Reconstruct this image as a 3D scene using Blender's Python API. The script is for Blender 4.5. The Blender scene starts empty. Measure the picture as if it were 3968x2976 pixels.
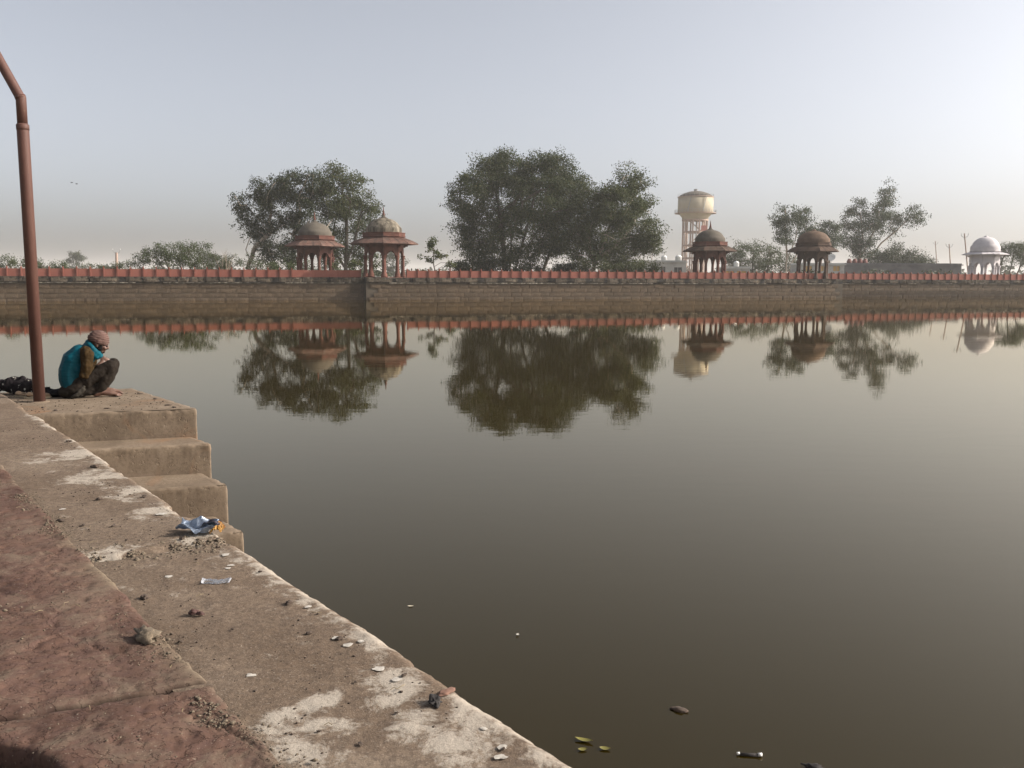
import bpy, bmesh, math, random
import numpy as np
from mathutils import Vector, Matrix, noise as mnoise
R = math.radians
random.seed(7)
rng = np.random.default_rng(7)
scn = bpy.context.scene
col = scn.collection

# ------------------------------------------------------------------ camera
cam_d = bpy.data.cameras.new('camera')
cam = bpy.data.objects.new('camera', cam_d)
col.objects.link(cam)
scn.camera = cam
cam_d.sensor_width = 36.0
cam_d.lens = 36.0 * 3400 / 3968
cam_d.clip_start = 0.05
cam_d.clip_end = 9000
pitch, roll = math.atan(412 / 3400), R(0.22)
fw = Vector((0, math.cos(pitch), -math.sin(pitch)))
r0 = Vector((1, 0, 0))
u0 = r0.cross(fw)
rt = math.cos(roll) * r0 + math.sin(roll) * u0
up = rt.cross(fw)
m = Matrix((rt, up, -fw)).transposed().to_4x4()
m.translation = Vector((0, 0, 2.7))
cam.matrix_world = m

# ------------------------------------------------------------------ sky, sun, exposure
SUN_EL, SUN_AZ = 30.0, 87.0            # azimuth measured from +Y towards +X
world = bpy.data.worlds.new('World')
scn.world = world
world.use_nodes = True
wn = world.node_tree
sky = wn.nodes.new('ShaderNodeTexSky')
sky.sky_type = 'NISHITA'
sky.sun_disc = False
sky.sun_elevation = R(SUN_EL)
sky.sun_rotation = R(SUN_AZ)
sky.air_density = 0.6
sky.dust_density = 4.2
sky.ozone_density = 0.5
bg = wn.nodes['Background']
hs = wn.nodes.new('ShaderNodeHueSaturation')          # hazy, washed-out air over the whole sky
hs.inputs['Saturation'].default_value = 0.38
wn.links.new(sky.outputs[0], hs.inputs['Color'])
wn.links.new(hs.outputs[0], bg.inputs[0])
bg.inputs[1].default_value = 0.15
sun_d = bpy.data.lights.new('sun', 'SUN')
sun_d.energy = 4.4
sun_d.angle = R(0.6)
sun_d.color = (1.0, 0.92, 0.82)
sun = bpy.data.objects.new('sun', sun_d)
col.objects.link(sun)
sdir = Vector((math.sin(R(SUN_AZ)) * math.cos(R(SUN_EL)), math.cos(R(SUN_AZ)) * math.cos(R(SUN_EL)), math.sin(R(SUN_EL))))
sun.rotation_euler = sdir.to_track_quat('Z', 'Y').to_euler()
sun.location = (60, 0, 60)
vs = scn.view_settings
vs.view_transform = 'Standard'
vs.look = 'None'
vs.gamma = 1.0
vs.use_curve_mapping = False
vs.exposure = 0.6
try:
    scn.cycles.volume_bounces = 1
    scn.cycles.max_bounces = 8
    scn.cycles.transparent_max_bounces = 12
except Exception:
    pass

# ------------------------------------------------------------------ helpers
def tag(o, label=None, cat=None, group=None, kind=None):
    if label: o['label'] = label
    if cat: o['category'] = cat
    if group: o['group'] = group
    if kind: o['kind'] = kind
    return o

def empty(name, loc=(0, 0, 0), rz=0.0, scale=1.0):
    o = bpy.data.objects.new(name, None)
    o.empty_display_size = 0.3
    o.location = loc
    o.rotation_euler = (0, 0, rz)
    o.scale = (scale,) * 3
    col.objects.link(o)
    return o

def link(name, me, mat=None, parent=None, smooth=False):
    o = bpy.data.objects.new(name, me)
    col.objects.link(o)
    if mat and not me.materials: me.materials.append(mat)
    if parent: o.parent = parent
    if smooth: me.polygons.foreach_set('use_smooth', [True] * len(me.polygons))
    return o

def npmesh(name, V, Fq):
    """mesh from numpy vertices and an (n,k) face array"""
    V = np.asarray(V, dtype=np.float32); Fq = np.asarray(Fq, dtype=np.int32)
    me = bpy.data.meshes.new(name)
    n, k = Fq.shape
    me.vertices.add(len(V)); me.vertices.foreach_set('co', V.ravel())
    me.loops.add(n * k); me.loops.foreach_set('vertex_index', Fq.ravel())
    me.polygons.add(n)
    me.polygons.foreach_set('loop_start', np.arange(n, dtype=np.int32) * k)
    me.polygons.foreach_set('loop_total', np.full(n, k, dtype=np.int32))
    me.update(calc_edges=True)
    return me

class MB:
    """collects vertices and faces of one piece"""
    def __init__(s): s.v = []; s.f = []
    def add(s, V, Fs):
        o = len(s.v); s.v += [tuple(p) for p in V]; s.f += [tuple(i + o for i in f) for f in Fs]
    def box(s, a, b, M=None):
        (x0, y0, z0), (x1, y1, z1) = a, b
        P = [(x0,y0,z0),(x1,y0,z0),(x1,y1,z0),(x0,y1,z0),(x0,y0,z1),(x1,y0,z1),(x1,y1,z1),(x0,y1,z1)]
        if M: P = [M @ Vector(p) for p in P]
        s.add(P, [(0,3,2,1),(4,5,6,7),(0,1,5,4),(1,2,6,5),(2,3,7,6),(3,0,4,7)])
    def tube(s, pts, rad, n=8, cap=True):
        pts = [Vector(p) for p in pts]; rings = []
        o = len(s.v); ref = None
        for i, p in enumerate(pts):
            t = (pts[min(i + 1, len(pts) - 1)] - pts[max(i - 1, 0)]).normalized()
            if ref is None: ref = t.orthogonal().normalized()
            ref = (ref - t * ref.dot(t))
            ref = ref.normalized() if ref.length > 1e-5 else t.orthogonal().normalized()
            b = t.cross(ref)
            r_ = rad[i] if hasattr(rad, '__len__') else rad
            for k in range(n):
                a = 2 * math.pi * k / n
                s.v.append(tuple(p + (ref * math.cos(a) + b * math.sin(a)) * r_))
        for i in range(len(pts) - 1):
            for k in range(n):
                k2 = (k + 1) % n
                s.f.append((o + i*n + k, o + i*n + k2, o + (i+1)*n + k2, o + (i+1)*n + k))
        if cap:
            s.f.append(tuple(o + k for k in range(n))[::-1])
            s.f.append(tuple(o + (len(pts)-1)*n + k for k in range(n)))
    def lathe(s, prof, n=24, c=(0, 0), a0=0.0, cap=True):
        o = len(s.v)
        for r_, z in prof:
            for k in range(n):
                a = a0 + 2 * math.pi * k / n
                s.v.append((c[0] + r_ * math.cos(a), c[1] + r_ * math.sin(a), z))
        for i in range(len(prof) - 1):
            for k in range(n):
                k2 = (k + 1) % n
                s.f.append((o + i*n + k, o + i*n + k2, o + (i+1)*n + k2, o + (i+1)*n + k))
        if cap:
            s.f.append(tuple(o + k for k in range(n))[::-1])
            s.f.append(tuple(o + (len(prof)-1)*n + k for k in range(n)))
    def mesh(s, name):
        me = bpy.data.meshes.new(name); me.from_pydata(s.v, [], s.f); me.update(); return me
    def build(s, name, mat, parent=None, smooth=False):
        return link(name, s.mesh(name), mat, parent, smooth)

def _hash(ix, iy, seed):
    h = (ix.astype(np.int64) * 374761393 + iy.astype(np.int64) * 668265263 + seed * 974711) & 0x7fffffff
    h = ((h ^ (h >> 13)) * 1274126177) & 0x7fffffff
    return ((h ^ (h >> 16)) & 0xffff) / 65535.0
def vnoise(x, y, seed=0):
    x = np.asarray(x, float); y = np.asarray(y, float)
    ix, iy = np.floor(x), np.floor(y); fx, fy = x - ix, y - iy
    fx = fx*fx*(3-2*fx); fy = fy*fy*(3-2*fy)
    a, b = _hash(ix, iy, seed), _hash(ix+1, iy, seed); c, d = _hash(ix, iy+1, seed), _hash(ix+1, iy+1, seed)
    return (a*(1-fx)+b*fx)*(1-fy) + (c*(1-fx)+d*fx)*fy
def fbm(x, y, seed=0, oct=4):
    x = np.asarray(x, float); y = np.asarray(y, float)
    s = 0; a = .5; t = 0
    for i in range(oct):
        s = s + a * vnoise(x * 2**i, y * 2**i, seed + i * 17); t += a; a *= .5
    return s / t
def sstep(a, b, x):
    t = np.clip((x - a) / (b - a), 0, 1); return t*t*(3-2*t)

# ------------------------------------------------------------------ materials
class NT:
    def __init__(s, name):
        s.m = bpy.data.materials.new(name); s.m.use_nodes = True
        s.t = s.m.node_tree; s.p = s.t.nodes['Principled BSDF']; s.out = s.t.nodes['Material Output']
    def n(s, kind, **kw):
        nd = s.t.nodes.new(kind)
        for k, v in kw.items():
            if k.startswith('i_'):
                key = k[2:]; nd.inputs[int(key) if key.isdigit() else key].default_value = v
            else: setattr(nd, k, v)
        return nd
    def l(s, a, b): s.t.links.new(a, b)
    def coord(s, scale=(1, 1, 1), kind='Object'):
        c = s.n('ShaderNodeTexCoord'); mp = s.n('ShaderNodeMapping'); mp.inputs['Scale'].default_value = scale
        s.l(c.outputs[kind], mp.inputs[0]); return mp.outputs[0]
    def world(s, scale=(1, 1, 1)):
        c = s.n('ShaderNodeNewGeometry'); mp = s.n('ShaderNodeMapping'); mp.inputs['Scale'].default_value = scale
        s.l(c.outputs['Position'], mp.inputs[0]); return mp.outputs[0]
    def noise(s, vec, scale, detail=4, rough=.55, dist=0.0):
        nd = s.n('ShaderNodeTexNoise'); nd.inputs['Scale'].default_value = scale; nd.inputs['Detail'].default_value = detail
        nd.inputs['Roughness'].default_value = rough; nd.inputs['Distortion'].default_value = dist
        s.l(vec, nd.inputs['Vector']); return nd.outputs['Fac']
    def ramp(s, fac, stops):
        nd = s.n('ShaderNodeValToRGB'); e = nd.color_ramp.elements
        while len(e) < len(stops): e.new(.5)
        for x, (p, c) in zip(e, stops):
            x.position = p; x.color = (c, c, c, 1) if not hasattr(c, '__len__') else (*c, 1)
        s.l(fac, nd.inputs[0]); return nd.outputs[0]
    def mix(s, fac, a, b, mode='MIX'):
        nd = s.n('ShaderNodeMix', data_type='RGBA', blend_type=mode)
        for sock, v in ((nd.inputs[0], fac), (nd.inputs[6], a), (nd.inputs[7], b)):
            if hasattr(v, 'node'): s.l(v, sock)
            elif hasattr(v, '__len__'): sock.default_value = (*v, 1)
            else: sock.default_value = v
        return nd.outputs[2]
    def math(s, op, a, b=0.0):
        nd = s.n('ShaderNodeMath', operation=op)
        for sock, v in ((nd.inputs[0], a), (nd.inputs[1], b)):
            if hasattr(v, 'node'): s.l(v, sock)
            else: sock.default_value = v
        return nd.outputs[0]
    def bump(s, h, strength, dist):
        nd = s.n('ShaderNodeBump'); nd.inputs['Strength'].default_value = strength; nd.inputs['Distance'].default_value = dist
        s.l(h, nd.inputs['Height']); s.l(nd.outputs[0], s.p.inputs['Normal']); return nd
    def base(s, c): 
        if hasattr(c, 'node'): s.l(c, s.p.inputs['Base Color'])
        else: s.p.inputs['Base Color'].default_value = (*c, 1)
    def rough(s, r_): s.p.inputs['Roughness'].default_value = r_

def stone(name, c0, c1, scale=2.0, stain=None, stain_pos=(.45, .62), rough=.85, bump=.4, bdist=.02, rnd=.25, stretch=(1, 1, 1), fine=None):
    t = NT(name); v = t.coord(stretch)
    a = t.noise(v, scale, 6, .6)
    c = t.ramp(a, [(.3, c0), (.7, c1)])
    if fine:
        f = t.noise(v, scale * 9, 3, .6); c = t.mix(t.ramp(f, [(.42, 0.0), (.7, fine)]), c, tuple(x * .35 for x in c0))
    if stain:
        b = t.noise(v, scale * .8, 5, .65, .6); c = t.mix(t.ramp(b, [(stain_pos[0], 0.0), (stain_pos[1], 1.0)]), c, stain)
    if rnd:
        oi = t.n('ShaderNodeObjectInfo'); k = t.n('ShaderNodeMapRange', i_3=1 - rnd, i_4=1 + rnd); t.l(oi.outputs['Random'], k.inputs[0])
        hv = t.n('ShaderNodeHueSaturation'); t.l(k.outputs[0], hv.inputs['Value']); t.l(c, hv.inputs['Color']); c = hv.outputs[0]
    t.base(c); t.rough(rough); t.p.inputs['Specular IOR Level'].default_value = .12
    t.bump(t.noise(v, scale * 4, 6, .7), bump, bdist)
    return t.m

M = {}
M['sandstone'] = stone('weathered_red_sandstone', (0.0792, 0.0330, 0.0251), (0.1320, 0.0594, 0.0449), 1.1, (0.0396, 0.0238, 0.0198), (.5, .75), rnd=.12)
M['eave_stone'] = stone('lichen_stained_red_sandstone', (0.0975, 0.0525, 0.0413), (0.1800, 0.1050, 0.0825), 1.5, (0.0600, 0.0465, 0.0390), (.45, .7), rnd=.2)
M['brown_stone'] = stone('brown_sandstone', (0.0525, 0.0336, 0.0252), (0.0980, 0.0630, 0.0455), 1.2, (0.0490, 0.0350, 0.0280), (.5, .75), rnd=.12)
M['dome_grey'] = stone('grey_lime_plaster', (0.0727, 0.0620, 0.0492), (0.1155, 0.1005, 0.0813), 1.2, (0.0428, 0.0364, 0.0300), (.52, .8), rnd=0, stretch=(1, 1, .5))
M['dome_streaked'] = stone('streaked_lime_plaster', (0.0604, 0.0503, 0.0377), (0.2315, 0.2013, 0.1560), 1.5, (0.0403, 0.0342, 0.0252), (.46, .62), rnd=0, stretch=(1.4, 1.4, .32))
M['dome_brown'] = stone('brown_lime_plaster', (0.0750, 0.0488, 0.0338), (0.1275, 0.0863, 0.0600), 1.0, (0.0675, 0.0450, 0.0338), (.5, .8), rnd=0)
M['whitewash'] = stone('whitewashed_plaster', (.42, .39, .40), (.54, .51, .51), .8, (.45, .41, .40), (.6, .9), rnd=.04, bump=.15)
M['fence_panel'] = stone('red_sandstone_panel', (0.1820, 0.0637, 0.0473), (0.2245, 0.0880, 0.0667), .9, (0.1456, 0.0546, 0.0425), (.55, .85), rnd=.10, bump=.15)
M['fence_post'] = stone('shaded_red_sandstone_post', (0.1540, 0.0525, 0.0385), (0.2100, 0.0770, 0.0560), .9, None, rnd=.12, bump=.15)  # darker than the panels: shade on the post sides put into the colour
M['block'] = stone('bank_stone_block', (0.0667, 0.0478, 0.0319), (0.1137, 0.0834, 0.0566), .7, (0.0392, 0.0305, 0.0227), (.52, .72), rnd=.14, bump=.5, bdist=.03, fine=.5)
M['mortar'] = stone('dark_mortar', (.055, .045, .035), (.085, .07, .053), .6, None, rnd=0)
M['coping'] = stone('rough_coping_stone', (0.0400, 0.0336, 0.0264), (0.1200, 0.0960, 0.0704), 1.1, (0.0176, 0.0160, 0.0144), (.46, .6), rnd=.35, bump=.8, bdist=.06, fine=.6)
M['lip'] = stone('pale_lime_lip', (.20, .175, .14), (.36, .32, .26), 2.0, (.08, .07, .055), (.45, .6), rnd=.3)
M['concrete_riser'] = None

def plain(name, c, rough=.6, metal=0.0, spec=.5, var=.12, scale=20.0, bump=0.0):
    t = NT(name); v = t.coord()
    a = t.noise(v, scale, 4)
    t.base(t.ramp(a, [(.3, tuple(x * (1 - var) for x in c)), (.7, tuple(min(1, x * (1 + var)) for x in c))]))
    t.rough(rough); t.p.inputs['Metallic'].default_value = metal; t.p.inputs['Specular IOR Level'].default_value = spec
    if bump: t.bump(a, bump, .01)
    return t.m

def leaf_mat(name, dark, light, trans=.25, third=None):
    t = NT(name)
    g = t.n('ShaderNodeNewGeometry')
    stops = [(0, dark), (.75, light)] + ([(1, third)] if third else [])
    c = t.ramp(g.outputs['Random Per Island'], stops)
    d = t.n('ShaderNodeBsdfPrincipled', i_Roughness=.5); d.inputs['Specular IOR Level'].default_value = .15
    t.l(c, d.inputs['Base Color'])
    tr = t.n('ShaderNodeBsdfTranslucent'); t.l(c, tr.inputs[0])
    mx = t.n('ShaderNodeMixShader', i_0=trans); t.l(d.outputs[0], mx.inputs[1]); t.l(tr.outputs[0], mx.inputs[2])
    t.l(mx.outputs[0], t.out.inputs[0]); t.t.nodes.remove(t.p)
    return t.m
M['leaf_fig'] = leaf_mat('fig_leaf', (0.0177, 0.0278, 0.0101), (0.0501, 0.0660, 0.0223), .22, (0.1001, 0.0972, 0.0418))
M['leaf_dark'] = leaf_mat('dark_leaf', (0.0129, 0.0208, 0.0089), (0.0353, 0.0473, 0.0178), .2, (0.0707, 0.0694, 0.0335))
M['leaf_pale'] = leaf_mat('pale_fig_leaf', (0.0265, 0.0382, 0.0134), (0.0707, 0.0868, 0.0307), .28, (0.1178, 0.1111, 0.0502))
M['leaf_thorn'] = leaf_mat('thorn_leaf', (0.0265, 0.0382, 0.0145), (0.0618, 0.0799, 0.0279), .25)
M['leaf_euc'] = leaf_mat('eucalyptus_leaf', (0.0265, 0.0382, 0.0201), (0.0589, 0.0764, 0.0363), .25)
M['leaf_far'] = leaf_mat('far_leaf', (0.0248, 0.0341, 0.0186), (0.0558, 0.0651, 0.0310), .2)
M['bark'] = stone('grey_brown_bark', (0.0540, 0.0450, 0.0360), (0.1200, 0.1020, 0.0810), 3.0, None, rnd=0, bump=.5)
M['bark_pale'] = stone('pale_bark', (.24, .20, .155), (.38, .33, .27), 2.0, (.15, .12, .09), (.5, .7), rnd=0, bump=.4)

# ------------------------------------------------------------------ the setting: ground, water
def earth_mat():
    t = NT('dry_earth'); v = t.world()
    a = t.noise(v, .15, 8, .65); b = t.noise(v, 3.0, 6, .6)
    c = t.ramp(a, [(.35, (.16, .125, .08)), (.55, (.22, .175, .115)), (.7, (.10, .11, .05))])
    t.base(t.mix(t.ramp(b, [(.4, 0.0), (.7, .5)]), c, (.10, .08, .05))); t.rough(.95); t.bump(b, .6, .05)
    return t.m
# lake wall line: Y = 111.8 + 0.35 X ; near ledge line through (0.182, 2.204)
EX, EY = .6155, -.7881                 # along the near ledge, towards the viewer
NX, NY = -.7881, -.6155                # from the water inland
def ledge(t, s): return (.182 + EX * t + NX * s, 2.204 + EY * t + NY * s)
gv = [(-66.5, 90.6, 2.6), (46.0, 132.8, 2.6), (420, 263.5, 2.6), (3000, 1200, 2.6), (3000, 3000, 2.6), (-3000, 3000, 2.6), (-3000, 88, 2.6),
      (-72, 94.5, 2.6), (*ledge(-100, .9), 1.28), (*ledge(-8, .9), 1.28), (*ledge(4, .9), 1.28), (*ledge(60, .9), 1.28), (-3000, -3000, 1.28)]
gf = [(0, 1, 2, 3, 4, 5, 7), (7, 5, 6), (7, 6, 12, 8), (8, 12, 9), (9, 12, 10), (10, 12, 11)]
me = bpy.data.meshes.new('ground'); me.from_pydata(gv, [], gf); me.update()
tag(link('ground', me, earth_mat()), kind='structure')
me = bpy.data.meshes.new('lake_bed')
me.from_pydata([(-400, -400, -2.2), (600, -400, -2.2), (600, 400, -2.2), (-400, 400, -2.2)], [], [(0, 1, 2, 3)])
tag(link('lake_bed', me, earth_mat()), kind='structure')

def water_mat():
    t = NT('murky_water'); v = t.world((1, 1, 1))
    big = t.noise(v, .09, 3, .5)
    c = t.ramp(big, [(.3, (.013, .0085, .0008)), (.7, (.017, .0115, .0014))])
    t.t.nodes.remove(t.p)
    n1 = t.noise(t.world((.9, 2.2, 1)), 1.3, 2, .5); n2 = t.noise(t.world((1, 1.6, 1)), 6.0, 2, .5)
    calm = t.ramp(t.noise(v, .05, 2, .5), [(.35, .35), (.7, 1.0)])
    h = t.math('MULTIPLY', t.math('ADD', t.math('MULTIPLY', n1, 1.0), t.math('MULTIPLY', n2, .16)), calm)
    bp = t.n('ShaderNodeBump', i_Strength=1.0, i_Distance=.0016); t.l(h, bp.inputs['Height'])
    gl = t.n('ShaderNodeBsdfGlossy', i_Roughness=0.0); gl.inputs[0].default_value = (1.0, .925, .78, 1)      # dusty brown film on the surface
    df = t.n('ShaderNodeBsdfDiffuse'); t.l(c, df.inputs[0])
    fr = t.n('ShaderNodeFresnel', i_IOR=1.37); mx = t.n('ShaderNodeMixShader')
    for q in (gl, fr): t.l(bp.outputs[0], q.inputs['Normal'])
    t.l(fr.outputs[0], mx.inputs[0]); t.l(df.outputs[0], mx.inputs[1]); t.l(gl.outputs[0], mx.inputs[2]); t.l(mx.outputs[0], t.out.inputs[0])
    return t.m
me = bpy.data.meshes.new('lake_water')
me.from_pydata([(-150, -150, 0), (430, -150, 0), (430, 270, 0), (-150, 270, 0)], [], [(0, 1, 2, 3)])
tag(link('lake_water', me, water_mat()), kind='structure')

# ------------------------------------------------------------------ near bank: concrete ledge
LIME = [(-.37,2.71,.13),(-.66,2.45,.10),(-.41,2.62,.10),(-.13,2.56,.07),(-.1,2.37,.12),(-.18,2.29,.09),(-.59,2.62,.08),(-.52,2.44,.10),(-.58,2.24,.12),
        (-1.57,4.37,.16),(-1.09,3.89,.14),(-.95,3.74,.13),(-.8,3.46,.08),(-1.89,4.02,.12),(-2.7,5.61,.22),(-2.28,5.24,.22),(-3.2,6.3,.25),(-1.95,4.8,.16),(-.28,2.45,.1)]
def concrete_mat():
    t = NT('dusty_concrete'); v = t.world()
    a = t.noise(v, 1.6, 6, .6, .3); c = t.ramp(a, [(.32, (0.1082, 0.0767, 0.0534)), (.55, (0.1483, 0.1103, 0.0805)), (.72, (0.1884, 0.1470, 0.1100))])
    g = t.noise(v, 38, 5, .7); c = t.mix(t.ramp(g, [(.44, 0.0), (.60, .55)]), c, (0.0682, 0.0506, 0.0390))
    sp = t.noise(v, 130, 2, .5); c = t.mix(t.ramp(sp, [(.60, 0.0), (.70, .6)]), c, (0.2404, 0.2002, 0.1609))
    at = t.n('ShaderNodeAttribute', attribute_name='lime')
    fr = t.noise(v, 7, 10, .8, .4); k = t.math('ADD', at.outputs['Fac'], t.math('MULTIPLY', t.math('SUBTRACT', fr, .5), 5.0))
    c = t.mix(t.ramp(k, [(.44, 0.0), (.95, .88)]), c, (0.3244, 0.2851, 0.2365))
    dk = t.noise(v, 2.7, 5, .7, .8); c = t.mix(t.ramp(dk, [(.56, 0.0), (.70, .5)]), c, (0.0682, 0.0490, 0.0372))
    t.base(c); t.rough(.92); t.p.inputs['Specular IOR Level'].default_value = .08
    h = t.math('ADD', t.math('MULTIPLY', t.noise(v, 55, 6, .75), .6), t.math('MULTIPLY', t.noise(v, 9, 5, .6), 1.0))
    t.bump(h, .75, .012)
    return t.m
M['concrete'] = concrete_mat()
# grid in (t, s)
ts = [1.2]
while ts[-1] > -105:
    d = max(1.4, 2.2 - .788 * ts[-1]); ts.append(ts[-1] - .0055 * d)
ts = np.array(ts[::-1]); ns = 56
s_in = np.linspace(0, 1, ns) ** 1.0
Tg, Sg = np.meshgrid(ts, s_in, indexing='ij')
edge = .016 * (fbm(ts * 2.2, ts * 0, 3, 4) - .5) * 2 + .03 * sstep(.60, .78, fbm(ts * 5, ts * 0 + 9, 11, 3)) + .006 * (vnoise(ts * 40, ts * 0, 5) - .5)
inner = .72 + .012 * (fbm(ts * 3, ts * 0, 21, 3) - .5)
Sx = edge[:, None] + (inner - edge)[:, None] * Sg
PX = .182 + EX * Tg + NX * Sx; PY = 2.204 + EY * Tg + NY * Sx
PZ = 1.4 + .010 * (fbm(PX * 2.2, PY * 2.2, 31, 5) - .5) + .006 * (fbm(PX * 16, PY * 16, 41, 3) - .5)
PZ -= .014 * np.exp(-((Sx - edge[:, None]) / .018) ** 2)                       # worn lip
crk = np.abs(Tg + 2.6 + .10 * (fbm(Sx * 6, Tg * 0, 51, 3) - .5) + .12 * Sx)     # broken band across the ledge
PZ -= .028 * np.exp(-(crk / .03) ** 2) * sstep(.25, .6, fbm(PX * 14, PY * 14, 61, 3) + .15)
lime = np.zeros_like(PX)
for x, y, r_ in LIME:
    wx = PX + .16 * (fbm(PX * 5, PY * 5, 71, 3) - .5); wy = PY + .22 * (fbm(PX * 5, PY * 5, 81, 3) - .5)
    lime = np.maximum(lime, 1.0 - sstep(.1, 1.5, np.hypot((wx - x), (wy - y) * .8) / r_))
lime = np.maximum(lime, .75 * (1 - sstep(.02, .16, Sx)) * sstep(.45, .6, fbm(Tg * 1.6, Sx * 2, 91, 3)))
nt = len(ts)
V = np.stack([PX, PY, PZ], -1).reshape(-1, 3)
idx = np.arange(nt * ns).reshape(nt, ns)
Fq = np.stack([idx[:-1, :-1], idx[1:, :-1], idx[1:, 1:], idx[:-1, 1:]], -1).reshape(-1, 4)
# side face to below the water
rows = [idx[:, 0]]; allV = [V]; cnt = len(V)
for dz, push in ((-.012, -.004), (-.05, .002), (-.25, .0), (-.6, .004), (-1.0, .0), (-1.6, .0), (-3.3, 0)):
    ex = edge + push + .010 * (fbm(ts * 9, ts * 0 + dz * 7, 101, 3) - .5)
    px = .182 + EX * ts + NX * (ex - .006); py = 2.204 + EY * ts + NY * (ex - .006)
    allV.append(np.stack([px, py, PZ[:, 0] + dz], -1)); rows.append(np.arange(cnt, cnt + nt)); cnt += nt
for a, b in zip(rows[:-1], rows[1:]):
    Fq = np.vstack([Fq, np.stack([a[:-1], b[:-1], b[1:], a[1:]], -1)])
V = np.vstack(allV)
me = npmesh('concrete_ledge', V, Fq)
bm = bmesh.new(); bm.from_mesh(me); bmesh.ops.recalc_face_normals(bm, faces=bm.faces); bm.to_mesh(me); bm.free()
if me.polygons[nt * ns // 2].normal.z < 0: me.flip_normals()
at = me.attributes.new('lime', 'FLOAT', 'POINT'); at.data.foreach_set('value', np.concatenate([lime.ravel(), np.zeros(cnt - nt * ns)]).astype(np.float32))
ledge_o = tag(link('concrete_ledge', me, M['concrete'], smooth=True), kind='structure')

# white droppings dried on the ledge
dr = MB()
for x, y, r_ in [q for q in [(-1.49,3.69,.021),(-1.27,3.8,.018),(-1.34,3.99,.025),(-.63,3.04,.018),(-.54,3.01,.017),(-.58,2.98,.024),(-.8,3.34,.016),(-.73,3.27,.034),(-.07,2.43,.012),
                 (-.08,2.4,.013),(-.02,2.3,.017),(-.03,2.25,.021),(-2.51,4.79,.02),(-1.92,4.7,.035),(-1.79,4.92,.036),(-1.27,3.84,.02),(-.85,2.74,.02),(-.44,2.79,.026),(-.37,2.71,.02)] if (q[0] - .182) * NX + (q[1] - 2.204) * NY > .07]:
    P = []; n = 14; s0 = random.random() * 9
    for k in range(n):
        a = 2 * math.pi * k / n; q = r_ * (.75 + .5 * mnoise.noise((math.cos(a) * 1.5, math.sin(a) * 1.5, s0)))
        P.append((x + q * 1.1 * math.cos(a), y + q * .9 * math.sin(a), 1.4048))
    dr.add(P + [(x, y, 1.4062)], [(k, (k + 1) % n, n) for k in range(n)])
tag(dr.build('dropping', plain('dried_white_dropping', (.34, .31, .27), .95, var=.35, scale=60), ledge_o), kind='stuff')

# ------------------------------------------------------------------ near bank: red sandstone paving
def slab_mat():
    t = NT('flaked_red_sandstone'); v = t.world()
    a = t.noise(v, 2.6, 7, .62, .4); c = t.ramp(a, [(.3, (0.0550, 0.0318, 0.0238)), (.52, (0.0901, 0.0519, 0.0384)), (.72, (0.1185, 0.0784, 0.0568))])
    g = t.noise(v, 24, 6, .7); c = t.mix(t.ramp(g, [(.45, 0.0), (.66, .55)]), c, (0.0739, 0.0454, 0.0411))
    d = t.noise(v, 5.5, 7, .75, .5); c = t.mix(t.ramp(d, [(.50, 0.0), (.68, .7)]), c, (0.1405, 0.1158, 0.0821))
    at = t.n('ShaderNodeAttribute', attribute_name='dust'); c = t.mix(at.outputs['Fac'], c, (0.1626, 0.1363, 0.0943))
    f = t.noise(v, 120, 2, .5); c = t.mix(t.ramp(f, [(.66, 0.0), (.74, .5)]), c, (0.3106, 0.2727, 0.2134))
    t.base(c); t.rough(.85); t.p.inputs['Specular IOR Level'].default_value = .08
    fl = t.noise(v, 5.5, 8, .62, .15)
    lay = t.ramp(fl, [(.36, 0.0), (.372, .25), (.45, .27), (.460, .55), (.54, .57), (.552, .8), (.63, .82), (.642, 1.0)])
    shade_at = t.n('ShaderNodeAttribute', attribute_name='joint')  # mask of the crack shade mixed into the slab colour below
    c = t.mix(t.ramp(fl, [(.448, 0.0), (.455, .45), (.462, 0.0), (.54, 0.0), (.546, .45), (.553, 0.0)]), c, (0.0252, 0.0155, 0.0118))   # thin dark lines along the flake edges
    c = t.mix(t.math('MULTIPLY', lay, .28), c, (0.1428, 0.0903, 0.0714)); c = t.mix(shade_at.outputs['Fac'], c, (0.0134, 0.0095, 0.0076)); t.base(c)
    h = t.math('ADD', t.math('MULTIPLY', t.noise(v, 55, 4, .6), .16), t.math('ADD', t.math('MULTIPLY', lay, 1.0), t.math('MULTIPLY', t.noise(v, 18, 5, .6), .5)))
    t.bump(h, .9, .012)
    return t.m
M['slab'] = slab_mat()
paving = tag(empty('sandstone_paving', (*ledge(-1, .9), 1.3)), kind='structure')
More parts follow.
